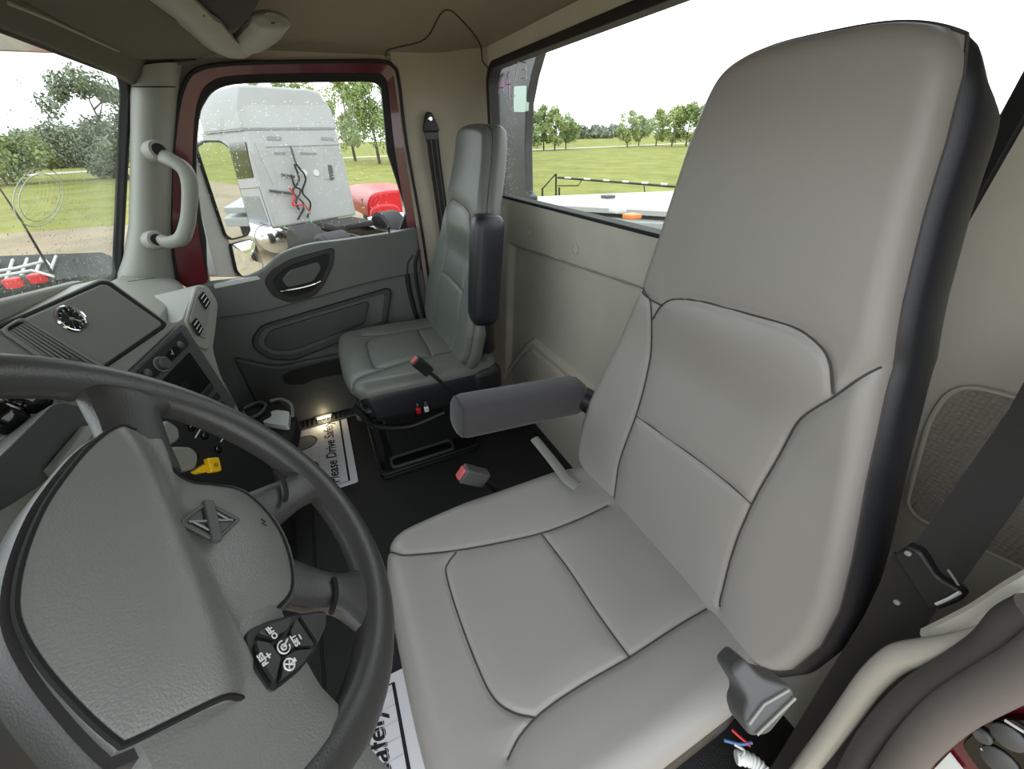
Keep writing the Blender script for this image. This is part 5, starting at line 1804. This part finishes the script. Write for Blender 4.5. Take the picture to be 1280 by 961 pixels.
ring('convex_rim', [g2c + (p - g2c) * 1.06 for p in gl2], [g2c + (p - g2c) * 0.98 for p in gl2], -MNn * 0.015, BLK, MR, 0.003)
sh_px = [(240, 196), (246, 186), (286, 300), (300, 346), (272, 346), (262, 310), (243, 225)]
prism('housing', rnd([pm(p, -0.012) for p in sh_px], 0.01), -MNn * 0.09, WPAINT2, MR, 0.015, 3)
prism('glass_shell', [gc_ + (p - gc_) * 1.03 - MNn * 0.016 for p in gl], -MNn * 0.07, WPAINT2, MR, 0.012, 3)
tube('mirror_arm', [pm((270, 318), -0.06), np.array((1.05, 0.52, 0.66)), np.array((0.99, 0.54, 0.62))], 0.02, BLK, MR, seg=10)

# ---- things behind the cab
PS = -1.15
ep = empty('exhaust_shield', uy((640, 250), PS), 'dark wet grey upright panel standing behind the rear window', 'panel')
pp = [uy(p, PS) for p in ((614, 40), (690, 20), (672, 66), (664, 95), (657.5, 130), (656, 185), (657.5, 240), (663, 246), (662, 275), (630, 275), (622, 180), (619, 105))]
prism('panel', pp, (0, -0.05, 0), WETG, ep, 0.006)
tube('panel_edge', [uy(p, PS + 0.012) for p in catmull([(624, 92), (619, 105), (621, 180), (629, 272)], 5)], 0.008, GREYP, ep, seg=8)
prism('pale_window', rnd([uy(p, PS + 0.004) for p in ((642.5, 108), (658, 107), (656.5, 140), (642, 140))], 0.01), (0, -0.02, 0), mat('pale_film', (176, 196, 188), 0.4), ep)
dpts = []
for _ in range(160):
    p = (637 + rng.normal() * 3.5, 84 + 170 * rng.random())
    dpts.append((uy(p, PKY + 0.001), 0.0012 + 0.0016 * rng.random()))
V, F = [], []
for p, r_ in dpts:
    v_, f_ = box_data(p, (r_ * 1.4, 0.001, r_ * 2.2))
    o = len(V); V += v_; F += [tuple(i + o for i in q) for q in f_]
tag(mk('dried_drops', V, F, CHALKW, None, False), 'pale dried drips on the rear window glass', 'drips', kind='stuff')

WT = empty('white_flatbed', np.array((*uz((740, 255), -0.2)[:2], GROUND)), 'white flatbed deck parked behind the cab', 'trailer')
dkp = [uz(p, -0.12) for p in ((640, 246), (700, 244), (905, 236), (905, 262), (800, 266), (700, 256), (640, 256))]
dtop = prism('deck', [uz(p, -0.12) for p in ((630, 247), (905, 236), (905, 268), (795, 262), (630, 253))], (0, 0, -0.1), WPAINT2, WT, 0.01)
prism('side_board', [uz(p, -0.30) for p in ((630, 254), (800, 264), (905, 272), (905, 282), (800, 278), (630, 258))], (0, 0, -0.15), WPAINT2, WT, 0.01)
for p, m_ in (((772, 263), LIGHTP), ((790, 270), mat('amber', (220, 120, 60), 0.4)), ((760, 246), GREYD)):
    box('marker', uz(p, -0.10), (0.25, 0.25, 0.08), m_, WT, 0.02)
cw = uz((740, 258), -0.3)
V, F = box_data((cw[0], cw[1], -0.65), (6.0, 1.2, 0.4)); mk('chassis', V, F, BLKM, WT, True, 0.02)
for dx_ in (-2.0, 2.0):
    for dy_ in (-0.9, 0.9):
        lathe('wheel', [(0.12, -0.13), (0.40, -0.15), (0.45, -0.1), (0.45, 0.1), (0.40, 0.15), (0.12, 0.13)], (cw[0] + dx_, cw[1] + dy_, GROUND + 0.45), (0, 1, 0), RUBBER, WT, 18)

# pipe barrier on the grass
FN = np.array((0.62, -0.78, 0.0)); FO = uz((695, 246), GROUND)
PB = empty('pipe_barrier', FO, 'low dark pipe barrier on the grass behind the white deck', 'barrier')


def pf(p): return pl(p, FO, FN)


for q in (((678, 235), (678, 250)), ((695, 217), (695, 250)), ((699, 234), (699, 250))):
    tube('post', [pf(p) for p in q], 0.045, BLK, PB, seg=8)
tube('brace', [pf(p) for p in ((678, 236), (694, 218))], 0.03, BLK, PB, seg=8)
tube('top_rail', [pf(p) for p in ((697, 222), (750, 226), (815, 231), (850, 234))], 0.045, BLK, PB, seg=8)
for k in range(6):
    x = 706 + k * 24
    tube('rail_band', [pf((x, 222.3 + k * 1.55)), pf((x + 8, 222.8 + k * 1.55))], 0.05, LIGHTP, PB, seg=8)
tube('lower_rail', [pf(p) for p in ((697, 232), (723, 232), (727, 225))], 0.025, BLK, PB, seg=8)
tube('lower_rail', [pf(p) for p in ((805, 232), (806, 240), (816, 242))], 0.025, BLK, PB, seg=8)
